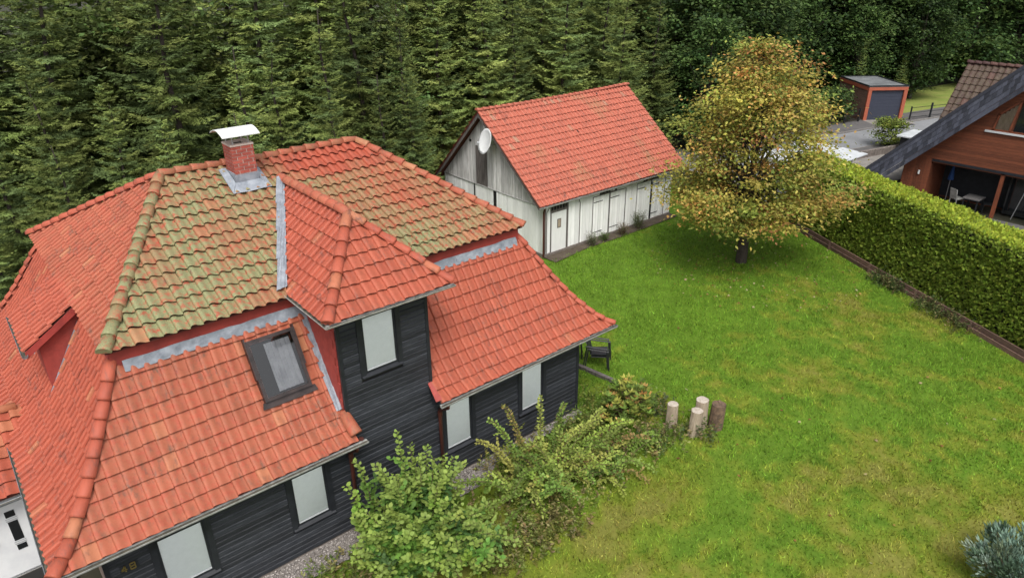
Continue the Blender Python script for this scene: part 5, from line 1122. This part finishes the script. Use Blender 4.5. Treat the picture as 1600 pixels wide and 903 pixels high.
# gable window
gw = MB(); HXw = HX-.02
def gwbar(a, b, wd=.09): gw.beam((HXw, *a), (HXw, *b), wd, .08, up=(1, 0, 0))
gwbar((11.5, 4.40), (8.95, 4.40)); gwbar((11.47, 4.38), (11.35, 5.2)); gwbar((11.38, 5.14), (10.55, 5.97)); gwbar((10.55, 5.95), (8.95, 5.95)); gwbar((10.76, 4.42), (10.6, 5.9)); gwbar((8.95, 4.42), (8.95, 5.95)); gw = gw.build('window', 'chalet_beam', cha)
_q = [(11.42, 4.44), (10.8, 4.44), (10.66, 5.84), (11.32, 5.18)]
MB().add([(HXw+.02, *p) for p in _q], [(0,1,2,3)]).build('pane', 'window_glass', gw); MB().add([(HXw+.035, *p) for p in _q], [(0,1,2,3)]).build('pane_backing', 'log_side', gw)  # sheet behind this pane is coloured pale brown to imitate a reflection
MB().add([(HXw+.02, 10.62, 4.45), (HXw+.02, 8.97, 4.45), (HXw+.02, 8.97, 5.9), (HXw+.02, 10.52, 5.9)], [(0,1,2,3)]).build('pane', 'dark_glass', gw)
MB().box(HX-.1, HX, 8.8, 11.8, 4.27, 4.36).build('sill', 'white_frame', gw)
# roof, verge with slate shingles
cr2 = MB()
cr2.prism([(HV+.02, 17.0, 1.22), (HV+.02, YA, ZA), (HV+.02, 2*YA-17.0, 1.22), (HV+.02, 2*YA-17.0, 1.02), (HV+.02, YA, ZA-.2), (HV+.02, 17.0, 1.02)], (XB-HV, 0, 0)); cr2 = cr2.build('roof', 'slate', cha, tone=.3)
for sgn in (1, -1):
    vb = MB(); ye = 17.0 if sgn > 0 else 2*YA-17.0; vb.prism([(HV-.0, ye, 1.20), (HV-.0, YA, ZA-.02), (HV-.0, YA, ZA-.95), (HV-.0, ye-sgn*.9, 1.17)], (.035, 0, 0)); vb = vb.build('verge_board', 'slate', cha, tone=.2)
    for r_ in range(4):          # courses run parallel to the slope
        s = 0
        while s < 13.2:
            p0 = .22*r_; y_ = 17.0-(s+(.14 if r_ % 2 else 0))*.7071; z_ = 1.20+(s+(.14 if r_ % 2 else 0))*.7071; dn = -(p0)/.7071*1.02
            if y_-.2 < YA: break
            l_ = .275*.7071; zz = [z_+dn, z_+l_+dn, z_+l_+dn-.30, z_+dn-.30]; yy = [y_, y_-l_, y_-l_, y_]
            yy2 = yy if sgn > 0 else [2*YA-q for q in yy]
            if zz[3] > .9 and z_+dn-.31 < 18.22-y_-0: 
                xo = HV-.006-.006*(3-r_); m = MB(); m.prism([(xo-.008*(k in (2, 3)), a_, b_) for k, (a_, b_) in enumerate(zip(yy2, zz))], (.006, 0, 0)); m.build('shingle', 'slate', vb, tone=rnd(0, 1))
            s += .282
    cap = MB(); cap.beam((HV-.02, ye, 1.26), (HV-.02, YA, ZA+.06), .16, .07, up=(1, 0, 0)); cap.build('verge_cap', 'slate', cha, tone=.1)
# cross dormer with brown tiles
xd, zd, yd0, yd1 = 44.0, 6.95, 11.1, 14.45
dd = MB().prism([(41.6, yd1-.2, 4.0), (xd, yd1-.2, zd-.1), (46.4, yd1-.2, 4.0)], (0, yd0-yd1, 0)).build('cross_dormer', 'chalet_wood', cha)
bt3 = []; tile_field(bt3, (41.6, yd1, 0), (0,-1,0), (1,0,0), [(0, 4.05), (2.4, zd)], 0, yd1-yd0, .3, .42, [], amp=.04, lift=.05, moss=.15, orange=.1); emit_tiles(bt3, dd, 'clay_brown')
bt4 = []; tile_field(bt4, (46.4, yd0, 0), (0,1,0), (-1,0,0), [(0, 4.05), (2.4, zd)], 0, yd1-yd0, .3, .42, [], amp=.04, lift=.05); emit_tiles(bt4, dd, 'clay_brown', limit=0)
ridge_caps(dd, [(xd, yd1+.02, zd+.02), (xd, yd0, zd+.02)], mat='clay_brown', r=.12, step=.38, orange=.5)
# things on the terrace
tb = thing('terrace_table', 'grey garden table on the shaded terrace of the chalet', 'table', (HX+.5, 11.6, .05)); MB().box(HX, HX+1.0, 11.2, 12.0, .74, .78).build('table_top', 'pavement', tb)
for x in (HX+.1, HX+.9):
    for y in (11.28, 11.92): MB().box(x-.03, x+.03, y-.03, y+.03, .05, .74).build('leg', 'metal_black', tb)
def tchair(x, y, rz, label, mt):
    o = thing('terrace_chair', label, 'chair', (x, y, .05), rz); m = MB()
    for p in ((-.22,-.22), (.22,-.22), (-.22,.22), (.22,.22)): MB().beam((*p, 0), (*p, .45), .035, .035, up=(1,0,0)).build('leg', mt, o, True)
    MB().box(-.24, .24, -.24, .24, .45, .49).build('seat', mt, o, True); MB().add([(-.24,.22,.49),(.24,.22,.49),(.24,.32,1.0),(-.24,.32,1.0),(-.24,.25,.49),(.24,.25,.49),(.24,.35,1.0),(-.24,.35,1.0)], [(0,1,2,3),(7,6,5,4),(0,4,5,1),(1,5,6,2),(2,6,7,3),(3,7,4,0)]).build('backrest', mt, o, True)
tchair(HX+.6, 12.4, R(60), 'white garden chair beside the terrace table', 'gutter_pale'); tchair(HX+.8, 10.95, R(200), 'dark wire garden chair near the brown post', 'metal_black')
ps_ = thing('parasol', 'folded blue parasol leaning in the shade of the terrace', 'parasol', (HX+1.4, 13.2, .05)); MB().tube([(HX+1.4, 13.2, .05), (HX+1.4, 13.2, 2.2)], .02, 6).build('pole', 'steel', ps_); MB().tube([(HX+1.4, 13.2, 1.2), (HX+1.4, 13.2, 1.5), (HX+1.4, 13.2, 2.1)], [.16, .12, .03], 8).build('canopy', 'blue_cloth', ps_)

# ================================================================== GARAGE AND STREET
ga = thing('garage', 'flat-roofed garage with red front frame and dark blue-grey door', 'garage', (61, 27, 0)); G0 = np.array([58.3, 25.68]); G1 = np.array([60.75, 23.78]); gu = (G1-G0)/np.linalg.norm(G1-G0); gb = np.array([-gu[1], gu[0]]); gb = gb if gb[1] > 0 else -gb; gl = np.linalg.norm(G1-G0)
def gp(u, v, z): p = G0+gu*u+gb*v; return (float(p[0]), float(p[1]), z)
def gbox(u0, u1, v0, v1, z0, z1): return MB().prism([gp(u0,v0,z0), gp(u1,v0,z0), gp(u1,v1,z0), gp(u0,v1,z0)], (0, 0, z1-z0))
m = gbox(0, .16, .1, 4.9, -.05, 2.5); m.build('wall', 'brick_wall', ga); gbox(gl-.16, gl, .1, 4.9, -.05, 2.5).build('wall', 'brick_wall', ga); gbox(.16, gl-.16, 4.7, 4.9, -.05, 2.5).build('wall', 'brick_wall', ga)
gbox(-.03, .24, -.05, .1, -.05, 2.42).build('pillar', 'garage_red', ga); gbox(gl-.24, gl+.03, -.05, .1, -.05, 2.42).build('pillar', 'garage_red', ga); gbox(-.03, gl+.03, -.06, .1, 2.42, 2.66).build('lintel', 'garage_red', ga)
gd = gbox(.24, gl-.24, .12, .16, .02, 2.42).build('door', 'garage_door', ga)
for i in range(9): gbox(.25, gl-.25, .105, .12, .06+i*.262, .06+i*.262+.25).build('panel', 'garage_door', gd)
gbox(-.06, 0, .1, 4.95, 2.4, 2.68).build('fascia', 'garage_red', ga); gbox(gl, gl+.06, .1, 4.95, 2.4, 2.68).build('fascia', 'garage_red', ga)
gr_ = gbox(-.05, gl+.05, -.05, 4.95, 2.67, 2.72).build('roof', 'bitumen', ga)
for a_ in ((-.07, gl+.07, -.08, .02), (-.07, gl+.07, 4.9, 5.0), (-.07, .03, .02, 4.9), (gl-.03, gl+.07, .02, 4.9)): gbox(*a_, 2.722, 2.79).build('roof_edge', 'metal_black', gr_)
fn = thing('metal_fence', 'low black metal fence in front of the meadow', 'fence', (63, 22.6, 0)); fp = [np.array([61.3, 23.35])+np.array([2.05, -.72])*k for k in range(6)]
for k, p in enumerate(fp): MB().box(p[0]-(.09 if k == 1 else .04), p[0]+(.09 if k == 1 else .04), p[1]-.05, p[1]+.05, -.05, 1.25 if k == 1 else 1.1).build('post', 'metal_black', fn)
for z in (.25, .6, 1.0): MB().beam((*fp[0], z), (*fp[-1], z), .03, .035).build('rail', 'metal_black', fn)
fn2 = thing('metal_fence', 'low dark fence left of the garage half hidden by bushes', 'fence', (55, 26.5, 0))
for k in range(3): MB().box(57.6-k*1.6-.05, 57.6-k*1.6+.05, 25.75+k*.35-.05, 25.75+k*.35+.05, -.05, 1.1).build('post', 'metal_black', fn2)
for z in (.3, .65, 1.0): MB().beam((57.6, 25.75, z), (54.4, 26.45, z), .03, .03).build('rail', 'metal_black', fn2)
# white shed behind the hedge end, seen through the autumn tree
sh_ = thing('shed', 'low shed with a pale sheet roof behind the hedge and autumn tree', 'shed', (37.6, 19.2, 0)); m = MB(); m.box(34.3, 40.6, 18.0, 20.6, 0, 1.85); m.build('wall', 'white_paint', sh_)
m = MB(); m.prism([(33.9, 17.4, 1.92), (41.0, 17.4, 1.92), (41.0, 21.0, 2.12), (33.9, 21.0, 2.12)], (0, 0, .05)); m.build('roof', 'roof_sheet', sh_)
# garden wall and bin shelter across the verge
gw_ = MB(); gw_.prism([(*rpt(-3, -5.5), 0), (*rpt(9, -5.5), 0), (*rpt(9, -5.25), 0), (*rpt(-3, -5.25), 0)], (0, 0, .45)); o = gw_.build('garden_wall', 'plinth'); tag(o, 'low brownish garden wall along the near pavement', 'wall')
bs = thing('bin_shelter', 'small flat-roofed shelter with a pale top behind the slate verge', 'shelter', (51.0, 18.6, 0)); MB().box(50.2, 52.4, 17.8, 19.4, 0, 1.15).build('wall', 'metal_black', bs); MB().box(50.0, 52.6, 17.6, 19.6, 1.16, 1.24).build('roof', 'roof_sheet', bs)
